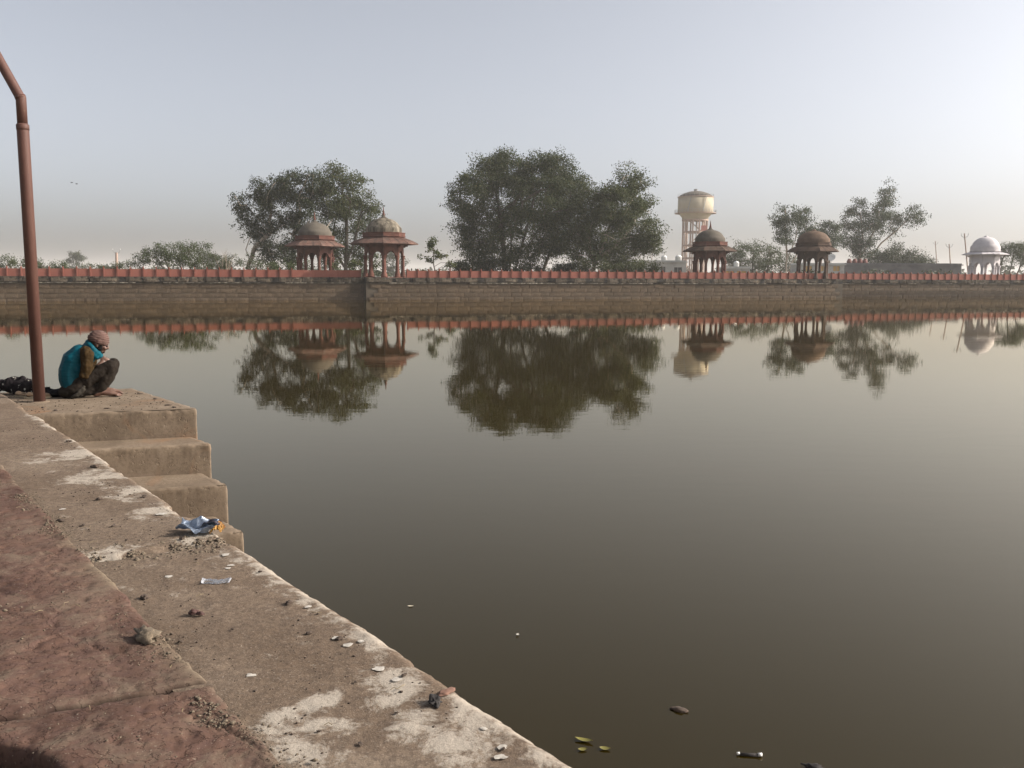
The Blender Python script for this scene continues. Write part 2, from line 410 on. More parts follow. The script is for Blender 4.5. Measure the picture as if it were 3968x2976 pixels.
def slab(t0, t1, s0, s1, seed, res, skew=0.0, z=1.412, notch=0.0):
    nt_, ns_ = max(3, int((t1 - t0) / res)), max(3, int((s1 - s0) / res))
    tt, ss = np.meshgrid(np.linspace(0, 1, nt_), np.linspace(0, 1, ns_), indexing='ij')
    S = s0 + (s1 - s0 - notch * sstep(0, .2, tt)) * ss; lo = t0 - skew * (S - s0); hi = t1 - skew * (S - s0)
    Tm = lo + (hi - lo) * tt
    bx = np.minimum(tt * (t1 - t0), (1 - tt) * (t1 - t0)); by = np.minimum(ss * (s1 - s0), (1 - ss) * (s1 - s0)); e = np.minimum(bx, by)
    w = np.exp(-e / .03)
    Tm = Tm + w * .03 * (fbm(S * 7, Tm * 7, seed, 4) - .5) * np.sign(.5 - tt); S2 = S + w * .03 * (fbm(S * 7, Tm * 7, seed + 5, 4) - .5)
    f = fbm(Tm * 2.4, S * 3.4, seed + 9, 5) * 9
    terr = (np.floor(f) + sstep(.84, 1.0, f - np.floor(f))) / 9          # flaked layers
    Z = z + .030 * (terr - .5) + .006 * (fbm(Tm * 9, S * 9, seed + 2, 4) - .5) + .003 * (fbm(Tm * 40, S * 40, seed + 3, 2) - .5)
    g1 = fbm(Tm * 1.6, S * 2.2, seed + 60, 4); Z = Z - .010 * np.exp(-((g1 - .5) / .006) ** 2) * sstep(.5, .62, fbm(Tm * 3, S * 3, seed + 63, 2))
    pit = fbm(Tm * 22, S * 22, seed + 70, 3); Z = Z - .005 * sstep(.62, .72, pit)
    Z = Z - .012 * np.exp(-e / .010) - .012 * np.exp(-(bx / .008) ** 2)
    X = .182 + EX * Tm + NX * S2; Y = 2.204 + EY * Tm + NY * S2
    top = np.stack([X, Y, Z], -1)
    Vt = top.reshape(-1, 3); id_ = np.arange(nt_ * ns_).reshape(nt_, ns_)
    Fs = [np.stack([id_[:-1, :-1], id_[1:, :-1], id_[1:, 1:], id_[:-1, 1:]], -1).reshape(-1, 4)]
    ring = np.concatenate([id_[:-1, 0], id_[-1, :-1], id_[::-1, -1][:-1], id_[0, ::-1][:-1]])
    low = Vt[ring].copy(); low[:, 2] = 1.30
    li = np.arange(len(ring)) + len(Vt)
    Fs.append(np.stack([ring, np.roll(ring, -1), np.roll(li, -1), li], -1))
    me = npmesh('slab', np.vstack([Vt, low]), np.vstack(Fs))
    bm = bmesh.new(); bm.from_mesh(me); bmesh.ops.recalc_face_normals(bm, faces=bm.faces); bm.to_mesh(me); bm.free()
    if me.polygons[(nt_ // 2) * (ns_ - 1) + ns_ // 2].normal.z < 0: me.flip_normals()
    dust = np.clip(.8 * np.exp(-(S - s0) / .05) * sstep(.35, .65, fbm(Tm * 4, S * 4, seed + 30, 3)) + .2 * np.exp(-bx / .05) * sstep(.5, .62, fbm(Tm * 6, S * 6, seed + 33, 3)), 0, 1)
    a_ = me.attributes.new('dust', 'FLOAT', 'POINT'); a_.data.foreach_set('value', np.concatenate([dust.ravel(), np.full(len(ring), 0.0)]).astype(np.float32))
    joint_shade = np.clip(np.exp(-(tt * (t1 - t0) / .012) ** 2) + np.exp(-((1 - tt) * (t1 - t0) / .012) ** 2), 0, 1) * sstep(.30, .45, fbm(S * 9, Tm * 0, seed + 44, 3))  # shade of the crack between slabs, painted dark on their ends and sides
    a_ = me.attributes.new('joint', 'FLOAT', 'POINT'); a_.data.foreach_set('value', np.concatenate([joint_shade.ravel(), np.full(len(ring), .8)]).astype(np.float32))
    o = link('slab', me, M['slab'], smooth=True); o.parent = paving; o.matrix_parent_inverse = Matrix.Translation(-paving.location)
    return o
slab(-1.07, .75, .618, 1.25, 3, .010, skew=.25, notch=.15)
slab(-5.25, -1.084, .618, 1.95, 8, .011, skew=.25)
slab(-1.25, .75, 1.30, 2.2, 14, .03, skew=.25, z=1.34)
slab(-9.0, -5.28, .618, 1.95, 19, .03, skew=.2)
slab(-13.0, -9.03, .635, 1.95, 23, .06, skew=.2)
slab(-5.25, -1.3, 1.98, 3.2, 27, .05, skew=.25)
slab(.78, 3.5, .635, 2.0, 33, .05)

# ------------------------------------------------------------------ concrete steps into the water
def step_mat():
    t = NT('worn_step_concrete'); v = t.world()
    a = t.noise(v, 2.2, 6, .62, .4); c = t.ramp(a, [(.3, (0.1265, 0.0962, 0.0690)), (.55, (0.1796, 0.1379, 0.0996)), (.75, (0.2252, 0.1784, 0.1341))])
    g = t.noise(v, 30, 5, .7); c = t.mix(t.ramp(g, [(.45, 0.0), (.66, .5)]), c, (0.0799, 0.0586, 0.0403))
    b = t.noise(v, 1.1, 4, .6, 1.0); c = t.mix(t.ramp(b, [(.60, 0.0), (.72, .5)]), c, (0.2219, 0.1111, 0.0538))
    t.base(c); t.rough(.92); t.p.inputs['Specular IOR Level'].default_value = .08
    pit = t.ramp(t.noise(v, 22, 4, .6), [(.30, 0.0), (.40, 1.0)]); h = t.math('ADD', t.math('MULTIPLY', t.noise(v, 60, 6, .8), .35), t.math('MULTIPLY', pit, .8)); t.bump(h, .5, .010)
    return t.m
M['step'] = step_mat()
steps = tag(empty('concrete_steps', (-4.2, 8.6, 0)), 'worn beige concrete steps going down into the water beside the seated person', 'steps')
def rough_prism(name, poly, z0, z1, seed, res=.018, parent=None, mat=None):
    """solid with a near-vertical side all round, resampled outline, worn upper edge"""
    P = []; n = len(poly)
    for i in range(n):
        a, b = Vector((*poly[i], 0)), Vector((*poly[(i + 1) % n], 0)); k = max(1, int((b - a).length / res))
        P += [a.lerp(b, j / k) for j in range(k)]
    # round the corners a little
    Q = [(P[i - 1] + P[i] * 2 + P[(i + 1) % len(P)]) / 4 for i in range(len(P))]
    n = len(Q); cx = sum(q.x for q in Q) / n; cy = sum(q.y for q in Q) / n
    rings = []
    def ring(inset, z, amp):
        out = []
        for i, q in enumerate(Q):
            tg = (Q[(i + 1) % n] - Q[i - 1]).normalized(); nr = Vector((tg.y, -tg.x, 0))
            d = -inset + amp * mnoise.noise((q.x * 6, q.y * 6, z * 9 + seed)) + .5 * amp * mnoise.noise((q.x * 14, q.y * 14, z * 20 + seed)) + .6 * amp * mnoise.noise((q.x * 47, q.y * 47, z * 30 + seed))
            dz = amp * .6 * mnoise.noise((q.x * 9, q.y * 9, seed + 50))
            out.append((q.x + nr.x * d, q.y + nr.y * d, z + dz))
        return out
    hh = z1 - z0
    levels = [(0, z0, .002)] + [(0.0, z0 + hh * f, .0025) for f in (.2, .4, .55, .7, .82)] + [(.000, z1 - .045, .010), (.002, z1 - .022, .010), (.006, z1 - .006, .012), (.022, z1 + .001, .010), (.07, z1, .003)]
    b = MB()
    for l in levels: b.v += ring(*l)
    for k in range(len(levels) - 1):
        for i in range(n):
            j = (i + 1) % n; b.f.append((k*n + i, k*n + j, (k+1)*n + j, (k+1)*n + i))
    o = (len(levels) - 1) * n
    b.f.append(tuple(o + i for i in range(n)))
    ob = b.build(name, mat, parent, True)
    ob.data.polygons[-1].use_smooth = False
    if parent: ob.matrix_parent_inverse = Matrix.Translation(-parent.location)
    return ob
# outlines (counter-clockwise): riser line slope about 0.33, outer side parallel to the ledge
def stp(xr, yr, back, left=2.6):
    sl = .31; lx = xr - left; ly = yr - left * sl
    bx, by = xr - back * .64, yr + back * .768
    return [(lx, ly), (xr, yr), (bx, by), (bx - left, by - left * sl)]
for i, (xr, yr, z, bk) in enumerate([(-3.24, 8.93, 1.35, 2.12), (-2.97, 8.53, 1.06, 3.0), (-2.65, 8.02, .77, 4.0), (-2.34, 7.47, .48, 5.0), (-2.03, 6.95, .19, 6.0), (-1.72, 6.45, -.10, 7.0)]):
    rough_prism('step', stp(xr, yr, bk), z - (.6 if i else .6), z, i * 3.1, parent=steps, mat=M['step'])

# ------------------------------------------------------------------ far bank: stone walls with red fences
TH = math.atan(.35)
def yM(x, off=0.0): return 110.5 + .35 * x + off
def block_mesh(w, h, d, seed):
    b = MB(); g = .012; nx, nz = 5, 3
    # front face grid with uneven surface, bevelled rim
    for j in range(nz + 1):
        for i in range(nx + 1):
            x = g + (w - 2 * g) * i / nx; z = g + (h - 2 * g) * j / nz
            rim = i in (0, nx) or j in (0, nz)
            y = (.016 if rim else 0) - .03 * (mnoise.noise((x * 2.3, z * 3, seed)) ) 
            b.v.append((x + .012 * mnoise.noise((x * 5, z * 5, seed + 4)), y, z + .012 * mnoise.noise((x * 5, z * 5, seed + 9))))
    for j in range(nz):
        for i in range(nx):
            a = j * (nx + 1) + i; b.f.append((a, a + 1, a + nx + 2, a + nx + 1))
    o = len(b.v)
    rim = [i for i in range(nx + 1)] + [j * (nx + 1) + nx for j in range(1, nz + 1)] + [nz * (nx + 1) + i for i in range(nx - 1, -1, -1)] + [j * (nx + 1) for j in range(nz - 1, 0, -1)]
    for r_ in rim: x, y, z = b.v[r_]; b.v.append((x, d, z))
    n = len(rim)
    for k in range(n): b.f.append((rim[k], o + k, o + (k + 1) % n, rim[(k + 1) % n]))
    b.f.append(tuple(o + k for k in range(n))[::-1])
    return b.mesh('stone_block')
COURSES = [(-.12, .42), (.32, .50), (.84, .52), (1.38, .50)]      # z of the bottom, height
BL = {}
for ci, (z, h) in enumerate(COURSES):
    for k in range(4):
        w = 1.05 + .22 * k
        BL[ci, k] = (w, block_mesh(w, h, .35, ci * 7 + k * 3.3)); BL[ci, k][1].materials.append(M['block'])
COPE = []
for k in range(6):
    w = 1.2 + .28 * k; me = block_mesh(w, .56, .9, 60 + k * 5.7); me.materials.append(M['coping'])
    for v_ in me.vertices: v_.co.y += .09 * mnoise.noise((v_.co.x * 1.7, v_.co.z * 4, k * 9.1)) if v_.co.y < .5 else 0; v_.co.z += .05 * mnoise.noise((v_.co.x * 2.2, 3, k * 4.1)) if v_.co.z > .4 else 0
    COPE.append((w, me))
LIP = []
for k in range(4):
    b = MB(); w = 1.6 + .4 * k; n = 9
    for i in range(n):
        x = w * i / (n - 1); q = .05 * mnoise.noise((x * 2.6, k * 7.7, 1))
        b.v += [(x, -.10 + q, -.05), (x, .3, -.05), (x, .3, .035 + q * .4), (x, -.10 + q, .02 + q * .5)]
    for i in range(n - 1):
        for j in range(4): b.f.append((i*4 + j, i*4 + (j+1) % 4, i*4 + 4 + (j+1) % 4, i*4 + 4 + j))
    b.f += [(0, 3, 2, 1), tuple((n-1)*4 + j for j in range(4))]
    me = b.mesh('ledge_stone'); me.materials.append(M['lip']); LIP.append((w, me))

def put(name, me, parent, loc, rz=0.0):
    o = bpy.data.objects.new(name, me); col.objects.link(o); o.parent = parent; o.location = loc; o.rotation_euler = (0, 0, rz); return o

def bank(name, label, x0, y0, length, built, seed, side_left=False):
    """wall whose front face runs along local x; local -y looks at the water. built = (from, to) range of separate stones"""
    rd = random.Random(seed)
    e = tag(empty(name, (x0, y0, 0), TH), label, 'wall', 'stone bank walls of the tank')
    b = MB(); b.box((0, .10, -2.3), (length, 7.0, 1.98)); b.build('wall_core', M['mortar'], e)
    b = MB(); b.box((0, .15, 1.981), (length, 7.0, 2.66)); b.build('wall_top', M['coping'], e)
    for ci, (z, h) in enumerate(COURSES):
        x = built[0] - rd.random() * .8
        while x < built[1]:
            w, me = BL[ci, rd.randrange(4)]
            if x >= 0 and x + w <= length: put('stone_block', me, e, (x, rd.uniform(-.03, .035), z))
            x += w
    x = built[0]
    while x < built[1]:
        w, me = rd.choice(COPE)
        if x + w <= length: put('coping_stone', me, e, (x, -.22 + rd.uniform(-.05, .06), 2.10 + rd.uniform(-.02, .03)))
        x += w + .01
    x = built[0]
    while x < built[1]:
        w, me = rd.choice(LIP)
        if rd.random() < .75 and x + w <= length: put('ledge_stone', me, e, (x, -.06, 2.02))
        x += w
    return e
LX = -66.4
bank('stone_bank', 'dark stone bank wall rising from the water on the left, partly in shade', LX, 111.8 + .35 * LX, (-16.6 - LX) / math.cos(TH), (8, 52.6), 1)
bank('stone_bank', 'long middle stone bank wall projecting into the water below the big round tree', -17.3, yM(-17.3), 68.8, (0, 68.8), 2)
RX = 45.4
bank('stone_bank', 'set back stone bank wall on the right below the white domed pavilion', RX, 115.5 + .35 * RX, 160.0, (0, 50), 3)

PW = 1.34
pm = MB(); pm.box((.055, -.045, -.03), (PW - .055, .045, .80)); pm.box((.055, -.055, .802), (PW - .055, .055, .84)); PANEL = pm.mesh('panel'); PANEL.materials.append(M['fence_panel'])
qm = MB(); qm.box((-.065, -.17, -.03), (.065, .17, .93)); 
for zz0, zz1, r0_, r1_ in ((.932, .97, .07, .07), (.972, 1.06, .06, .045), (1.062, 1.12, .045, .004)):
    qm.add([(-r0_, -r0_, zz0), (r0_, -r0_, zz0), (r0_, r0_, zz0), (-r0_, r0_, zz0), (-r1_, -r1_, zz1), (r1_, -r1_, zz1), (r1_, r1_, zz1), (-r1_, r1_, zz1)],
           [(0, 3, 2, 1), (4, 5, 6, 7), (0, 1, 5, 4), (1, 2, 6, 5), (2, 3, 7, 6), (3, 0, 4, 7)])
POST = qm.mesh('post'); POST.materials.append(M['fence_post'])
qm = MB(); qm.box((-.065, -.06, -.03), (.065, .06, .86)); POST_LOW = qm.mesh('low_post'); POST_LOW.materials.append(M['fence_post'])
def fence(label, x0, y0, n, low_from=None):
    e = tag(empty('stone_fence', (x0, y0, 2.66), TH), label, 'fence', 'red stone fences on the bank')
    rd = random.Random(int(x0 * 7))
    for i in range(n):
        put('panel', PANEL, e, (i * PW, rd.uniform(-.01, .01), rd.uniform(-.012, .012)))
        low = low_from is not None and i > low_from
        put('post', POST_LOW if low else POST, e, (i * PW, 0, rd.uniform(-.015, .02)), rd.uniform(-.03, .03)).rotation_euler[1] = rd.uniform(-.015, .015)
    put('post', POST, e, (n * PW, 0, 0))
    return e
nL = 34; xe = -18.3; ye = 111.8 + .35 * xe + 1.0
fence('red stone panel fence with posts on the left bank up to the streaked-dome pavilion', xe - nL * PW * math.cos(TH), ye - nL * PW * math.sin(TH), nL, low_from=28)
nM = 43; xs = -12.75
fence('long red stone panel fence with posts on the middle bank', xs, yM(xs, 1.0), nM)
xr = xs + nM * PW * math.cos(TH) + .4
fence('red stone panel fence on the right bank running past the white domed pavilion', xr, 115.5 + .35 * xr - 1.5, 40)

# ------------------------------------------------------------------ domed pavilions
def pavilion(name, label, loc, rz, mats, P, finial=True):
    e = tag(empty(name, loc, rz), label, 'pavilion', 'domed pavilions on the bank')
    ms, me_, md, mf = mats
    Rc, hs, ha, he = P['R'], P['spring'], P['apex'], P['eave']
    n8 = 8
    b = MB(); b.lathe([(Rc + .42, -.12), (Rc + .42, .0), (Rc + .36, .06)], 8, a0=-math.pi / 2); b.build('plinth', ms, e)
    cm = MB(); k = P.get('flare', 1.0) * 1.28
    cm.lathe([(.30*k, .06), (.30*k, .18), (.27*k, .22), (.25*k, .42), (.185*k, .62), (.165*k, .95), (.15*k, hs - .45), (.16*k, hs - .30), (.20*k, hs - .26), (.17*k, hs - .20), (.22*k, hs - .02), (.23*k, hs + .10)], 12)
    cme = cm.mesh('column'); cme.materials.append(ms); cme.polygons.foreach_set('use_smooth', [True] * len(cme.polygons))
    for i in range(n8):
        a = -math.pi / 2 + i * math.pi / 4
        put('column', cme, e, (Rc * math.cos(a), Rc * math.sin(a), 0), a)
    # arch panels between columns: multifoil pointed opening
    w = 2 * Rc * math.sin(math.pi / 8); ap = Rc * math.cos(math.pi / 8); ow = w / 2 - .19 * k
    am = MB(); N = 28; th = .13
    for i in range(N + 1):
        x = -w / 2 + w * i / N
        if abs(x) >= ow: z0 = hs
        else:
            u = abs(x) / ow; z0 = hs + (ha - hs) * ((1 - u ** 2.1) ** .5 * .86 + .14 * (1 - u)) - .045 * abs(math.sin(u * math.pi * 2.5)) * (1 if u > .05 else 0)
        am.v += [(x, -th, z0), (x, -th, he), (x, th, he), (x, th, z0)]
    for i in range(N):
        for j in range(4): am.f.append((i*4 + j, i*4 + 4 + j, i*4 + 4 + (j + 1) % 4, i*4 + (j + 1) % 4))
    am.f += [(0, 1, 2, 3), (N*4 + 3, N*4 + 2, N*4 + 1, N*4)]
    ame = am.mesh('arch_panel'); ame.materials.append(ms)
    # bracket under the eave on every corner
    bmesh_ = MB(); bmesh_.box((-.07, -.12, he - .42), (.07, .34, he - .30)); bmesh_.box((-.07, -.12, he - .30), (.07, .62, he - .14)); bme = bmesh_.mesh('bracket'); bme.materials.append(ms)
    # eave slabs
    Re, zt, Rd = P['Re'], P['drum0'], P['Rd']
    t_ = .07
    es = MB()
    def oct(r_, a): return (r_ * math.cos(a), r_ * math.sin(a))
    h8 = math.pi / 8
    for q, (ra, za, rb, zb) in enumerate(((Re, he + P['drop'], (Re + Rd) * .52, he + (zt - he) * .52), ((Re + Rd) * .52, he + (zt - he) * .52, Rd - .15, zt + .02))):
        A = [(*oct(ra, -h8), za), (*oct(ra, h8), za), (*oct(rb, h8), zb), (*oct(rb, -h8), zb)]
        Bt = [(x, y, z - t_) for x, y, z in A]
        es.add(A + Bt, [(0, 1, 2, 3), (7, 6, 5, 4), (0, 4, 5, 1), (1, 5, 6, 2), (2, 6, 7, 3), (3, 7, 4, 0)])
    for sgn in (-1, 1):                       # raised ribs over the joints and mid-slab seams
        for fr in (1.0, .36):
            a0_ = sgn * h8 * fr
            rr = Re * (math.cos(h8) / math.cos(a0_)) if fr < 1 else Re
            rd_ = (Rd - .1) * (math.cos(h8) / math.cos(a0_)) if fr < 1 else Rd - .1
            es.tube([(*oct(rr - .02, a0_), he + P['drop'] + .02), (*oct((rr + rd_) * .52, a0_), he + (zt - he) * .52 + .01), (*oct(rd_, a0_), zt + .02)], .035, 5)
    eme = es.mesh('eave_slab'); eme.materials.append(me_)
    for i in range(n8):
        a = -math.pi / 2 + i * math.pi / 4
        am_a = a + math.pi / 8
        put('arch_panel', ame, e, (ap * math.cos(am_a), ap * math.sin(am_a), 0), am_a + math.pi / 2)
        put('bracket', bme, e, (Rc * math.cos(a), Rc * math.sin(a), 0), a - math.pi / 2)
        put('eave_slab', eme, e, (0, 0, 0), am_a)
    b = MB(); z1 = P['drum1']
    b.lathe([(Rd - .12, zt - .25), (Rd - .12, zt + .10), (Rd + .04, zt + .14), (Rd + .04, zt + .22), (Rd - .06, zt + .25), (Rd - .06, z1 - .08), (Rd, z1 - .06), (Rd, z1)], 8, a0=-math.pi / 2)
    dr_ = b.build('parapet', ms, e)
    Rm, zd = P['Rm'], P['dome']
    b = MB(); prof = []
    for i in range(15):
        u = i / 14; a = u * math.pi / 2
        r_ = Rm * (math.cos(a) ** .82 if u < 1 else 0); z = z1 + (zd - z1) * (math.sin(a) ** 1.05)
        if u < .22: r_ = Rm * (1.0 + .012 * math.sin(u / .22 * math.pi))
        prof.append((max(r_, .22), z))
    prof = [(Rm, z1 - .02)] + prof[:-1] + [(.30, zd + .02)]
    b.lathe(prof, 40); b.build('dome', md, e, True)
    if finial:
        c = MB(); hc = P['tip'] - zd
        c.lathe([(.62, zd - .16), (.50, zd - .02), (.30, zd + .12), (.17, zd + .30), (.13, zd + .38)], 20); co = c.build('lotus_collar', M['dome_grey'] if finial != 'white' else ms, e, True)
        pt = MB()
        for i in range(16):
            a = 2 * math.pi * i / 16; ca, sa = math.cos(a), math.sin(a)
            P3 = [(.34, -.09, .10), (.34, .09, .10), (.70, .06, -.16), (.76, 0, -.22), (.70, -.06, -.16), (.55, 0, -.02)]
            W = [(ca * x - sa * y, sa * x + ca * y, zd + z) for x, y, z in P3]
            pt.add(W, [(0, 1, 5), (1, 2, 5), (2, 3, 5), (3, 4, 5), (4, 0, 5)])
        pt.build('petal_ring', M['dome_grey'] if finial != 'white' else ms, co)
        f = MB(); f.lathe([(.16, zd + .34), (.20, zd + .40), (.12, zd + .46), (.15, zd + .56), (.10, zd + .66), (.075, zd + .9), (.05, zd + hc * .8), (.012, zd + hc)], 12)
        f.build('finial', mf, e, True)
    else:
        c = MB(); c.lathe([(.52, zd - .16), (.40, zd + .02), (.30, zd + .10), (.22, zd + .20), (.05, zd + .26)], 16); c.build('dome_cap', md, e, True)
    return e
BASE = dict(R=2.25, spring=2.55, apex=3.22, eave=4.02, Re=4.15, drop=.02, drum0=4.72, Rd=2.62, drum1=5.38, Rm=2.16, dome=7.12, tip=8.5)
RED = (M['sandstone'], M['eave_stone'], M['dome_streaked'], M['sandstone'])
pavilion('domed_pavilion', 'red sandstone pavilion with streaked whitish dome standing at the corner of the bank', (-15.6, 107.7, 2.66), R(7), RED, BASE)
pavilion('domed_pavilion', 'red sandstone pavilion with plain grey dome standing before the leaning tree', (-25.8, 116.0, 2.62), R(24), (M['sandstone'], M['eave_stone'], M['dome_grey'], M['sandstone']), dict(BASE, Re=3.95))
pavilion('domed_pavilion', 'dark red pavilion with grey dome in front of the water tower', (28.9, 130.0, 2.62), R(20), (M['sandstone'], M['brown_stone'], M['dome_grey'], M['sandstone']), dict(BASE, Re=4.0, Rm=2.15))
pavilion('domed_pavilion', 'dark brown pavilion with brown dome and no spire, its front columns before the fence', (43.9, 129.6, 2.62), R(-4), (M['brown_stone'], M['brown_stone'], M['dome_brown'], M['brown_stone']),
         dict(BASE, R=2.1, Re=3.75, Rm=2.3, drum1=5.3, dome=7.0, flare=.9), finial=False)
pavilion('domed_pavilion', 'white domed pavilion at the far right', (79.9, 150.0, 2.62), R(10), (M['whitewash'],) * 4,
         dict(BASE, R=2.2, Re=3.55, Rm=2.25, spring=2.3, apex=2.95, eave=4.25, drum0=4.65, drum1=4.9, dome=7.2, Rd=2.38, flare=1.1), finial=False)

# ------------------------------------------------------------------ trees
def leaf_mesh(name, C, size, asp=.55, droop=.35):
    """one rhombic leaf (two triangles folded along the midrib) per centre"""
    n = len(C)
    d = rng.normal(size=(n, 3)); d[:, 2] -= droop; d /= np.linalg.norm(d, axis=1)[:, None]
    q = rng.normal(size=(n, 3)); s = np.cross(d, q); s /= np.linalg.norm(s, axis=1)[:, None]
    nn = np.cross(d, s)
    L = size * rng.uniform(.6, 1.3, n)[:, None]
    a = C - d * L * .5; b = C + d * L * .5; w = L * asp * .5
    c1 = C + s * w + nn * w * .35; c2 = C - s * w + nn * w * .35
    V = np.stack([a, c1, b, c2], 1).reshape(-1, 3)
    i = np.arange(n)[:, None] * 4
    return npmesh(name, V, np.vstack([i + np.array([[0, 1, 2]]), i + np.array([[0, 2, 3]])]))

def sample_lobes(lobes, depth, n, shell=.55):
    vol = np.array([l[2] * l[3] * min(l[2], l[3]) ** .6 for l in lobes]) ** .72; pick = rng.choice(len(lobes), n, p=vol / vol.sum())
    L = np.array(lobes)[pick]
    u = rng.normal(size=(n, 3)); u /= np.linalg.norm(u, axis=1)[:, None]
    r_ = rng.uniform(shell ** 3, 1, n) ** (1 / 3)
    P = u * r_[:, None]
    yoff = np.array([rng.uniform(-1, 1) * depth for _ in lobes])[pick]
    return np.stack([L[:, 0] + P[:, 0] * L[:, 2], yoff + P[:, 1] * np.minimum(L[:, 2], L[:, 3] * 1.4) * 1.0, L[:, 1] + P[:, 2] * L[:, 3]], 1)

def tree(name, label, base, lobes, trunks, leafmat, bark, n_clump, per, csize, leaf, depth=2.0, n_limb=60, r_trunk=.35, group='trees behind the bank', droop=.35, cat='tree', asp=.55, shell=.5, minz=.3, rmin=.02):
    e = tag(empty(name, (base[0], base[1], 2.6)), label, cat, group)
    nsup = max(12, n_clump // 6); sup = sample_lobes(lobes, depth, nsup, shell); lm = np.median([min(l[2], l[3]) for l in lobes])
    cl = sup[rng.integers(0, nsup, n_clump)] + rng.normal(size=(n_clump, 3)) * np.array([.27, .27, .19]) * min(lm, 2.2); cl[:, 2] = np.maximum(cl[:, 2], minz)
    # skeleton: trunks, then limbs towards clump centres
    nodes, par = [], []
    for tr in trunks:
        prev = -1
        pts = [Vector(p) for p in tr]
        for i in range(len(pts) - 1):
            k = 5
            for j in range(k if i < len(pts) - 2 else k + 1):
                p = pts[i].lerp(pts[i + 1], j / k)
                p += Vector((mnoise.noise((p.z * .7, 1, base[0])), mnoise.noise((p.z * .7, 5, base[0])), 0)) * .18 * (1 if p.z > .4 else 0)
                nodes.append(p); par.append(prev); prev = len(nodes) - 1
    tg = cl[rng.permutation(len(cl))[:n_limb]]
    cen = Vector(trunks[0][-1])
    order = sorted(range(len(tg)), key=lambda i: (Vector(tg[i]) - cen).length)
    arr = np.array([tuple(p) for p in nodes])
    for i in order:
        t = tg[i]; dlt = t - arr; dist = np.linalg.norm(dlt, axis=1) + np.where(dlt[:, 2] < .3, 1.5, 0) + np.where(arr[:, 2] < .6, 2.0, 0)
        k = int(np.argmin(dist)); s0 = Vector(arr[k]); t_ = Vector(t); Lg = (t_ - s0).length; prev = k
        st = max(2, min(6, int(Lg / .8)))
        for j in range(1, st + 1):
            u = j / st; p = s0.lerp(t_, u); p.z += .12 * Lg * math.sin(u * math.pi) ; p += Vector((random.gauss(0, 1), random.gauss(0, 1), random.gauss(0, .6))) * .05 * Lg * math.sin(u * math.pi)
            nodes.append(p); par.append(prev); prev = len(nodes) - 1
        arr = np.array([tuple(p) for p in nodes])
    cnt = [0.0] * len(nodes); kids = [[] for _ in nodes]
    for i, p in enumerate(par):
        if p >= 0: kids[p].append(i)
    for i in range(len(nodes) - 1, -1, -1):
        if not kids[i]: cnt[i] = 1.0
        if par[i] >= 0: cnt[par[i]] += cnt[i]
    mx = max(cnt); rad = [max(rmin, r_trunk * (c / mx) ** .5) for c in cnt]
    b = MB(); done = set()
    for i in range(len(nodes)):
        if par[i] < 0 or (kids[par[i]][0] != i):
            chain = [i] if par[i] < 0 else [par[i], i]
            while kids[chain[-1]]: chain.append(kids[chain[-1]][0])
            if len(chain) > 1:
                rr = [rad[c] for c in chain]
                if par[i] >= 0: rr[0] = rad[i]
                b.tube([nodes[c] for c in chain], rr, 6)
    b.build('trunk', bark, e, True)
    C = np.repeat(cl, per, axis=0) + rng.normal(size=(len(cl) * per, 3)) * csize * np.array([1, 1, .75])
    C[:, 2] = np.maximum(C[:, 2], .1)
    link('crown', leaf_mesh('crown', C, leaf, asp, droop), leafmat, e)
    return e

tree('fig_tree', 'dark leafy tree with leaning pale trunk behind the grey-domed pavilion', (-40.3, 135),
     [(.6,10,2.3,2.6),(3.4,13,2.7,2.3),(7.3,13.5,3,2.4),(1.8,6.9,1.9,1.9),(5.6,10,3.7,3.3),(10.9,14,1.9,2.1),(9.8,9,3.3,3.6),(3.8,3.8,1.9,1.6),(6.8,3.8,2.1,1.9),(-.5,11.1,1,1.1)],
     [[(-.2,0,0),(.3,0,2.4),(1.2,0,4.6),(3.0,.4,6.4),(5.2,.5,8.5)], [(.25,0,2.0),(-.1,-.3,4.2),(.8,-.5,6.5)], [(6.4,.8,0),(6.8,1,5),(7.4,1,10.5)]], M['leaf_dark'], M['bark_pale'], 1700, 19, .34, .30, 2.2, 90, .36)
tree('fig_tree', 'lighter loosely leaved tree between the two nearest pavilions', (-26.1, 138),
     [(-.7,15.7,1.5,1.5),(2,14.2,1.7,1.7),(4,11.5,1.5,1.6),(-.7,12.1,3.1,2.9),(1.5,9.2,2.8,3.2),(-2.2,5,2.9,3.2),(1.8,3.9,2.2,2.2),(4.7,10.7,.7,.9)],
     [[(0,0,0),(.2,0,4),(.4,0,8),(-.2,0,13)], [(.2,0,2.2),(1.6,.4,6),(2.8,.2,11)], [(0,0,1.5),(-1.8,-.2,4.6),(-1.4,0,9)]], M['leaf_pale'], M['bark'], 1250, 18, .38, .29, 2.0, 80, .30)
tree('young_fig_tree', 'small young tree standing alone between the streaked-dome pavilion and the big round tree', (-10.3, 118),
     [(-.2,4.5,.7,1),(.2,5.4,.6,.4),(-1.6,2.5,.7,.7),(1.1,2.7,.8,.6),(1.7,1.8,.9,.5),(-.3,3,.9,.9),(-2.2,1.8,.6,.4)],
     [[(0,0,0),(-.1,0,1.5),(-.2,0,3.5),(0,0,5.2)]], M['leaf_pale'], M['bark'], 120, 9, .2, .30, .3, 30, .09)
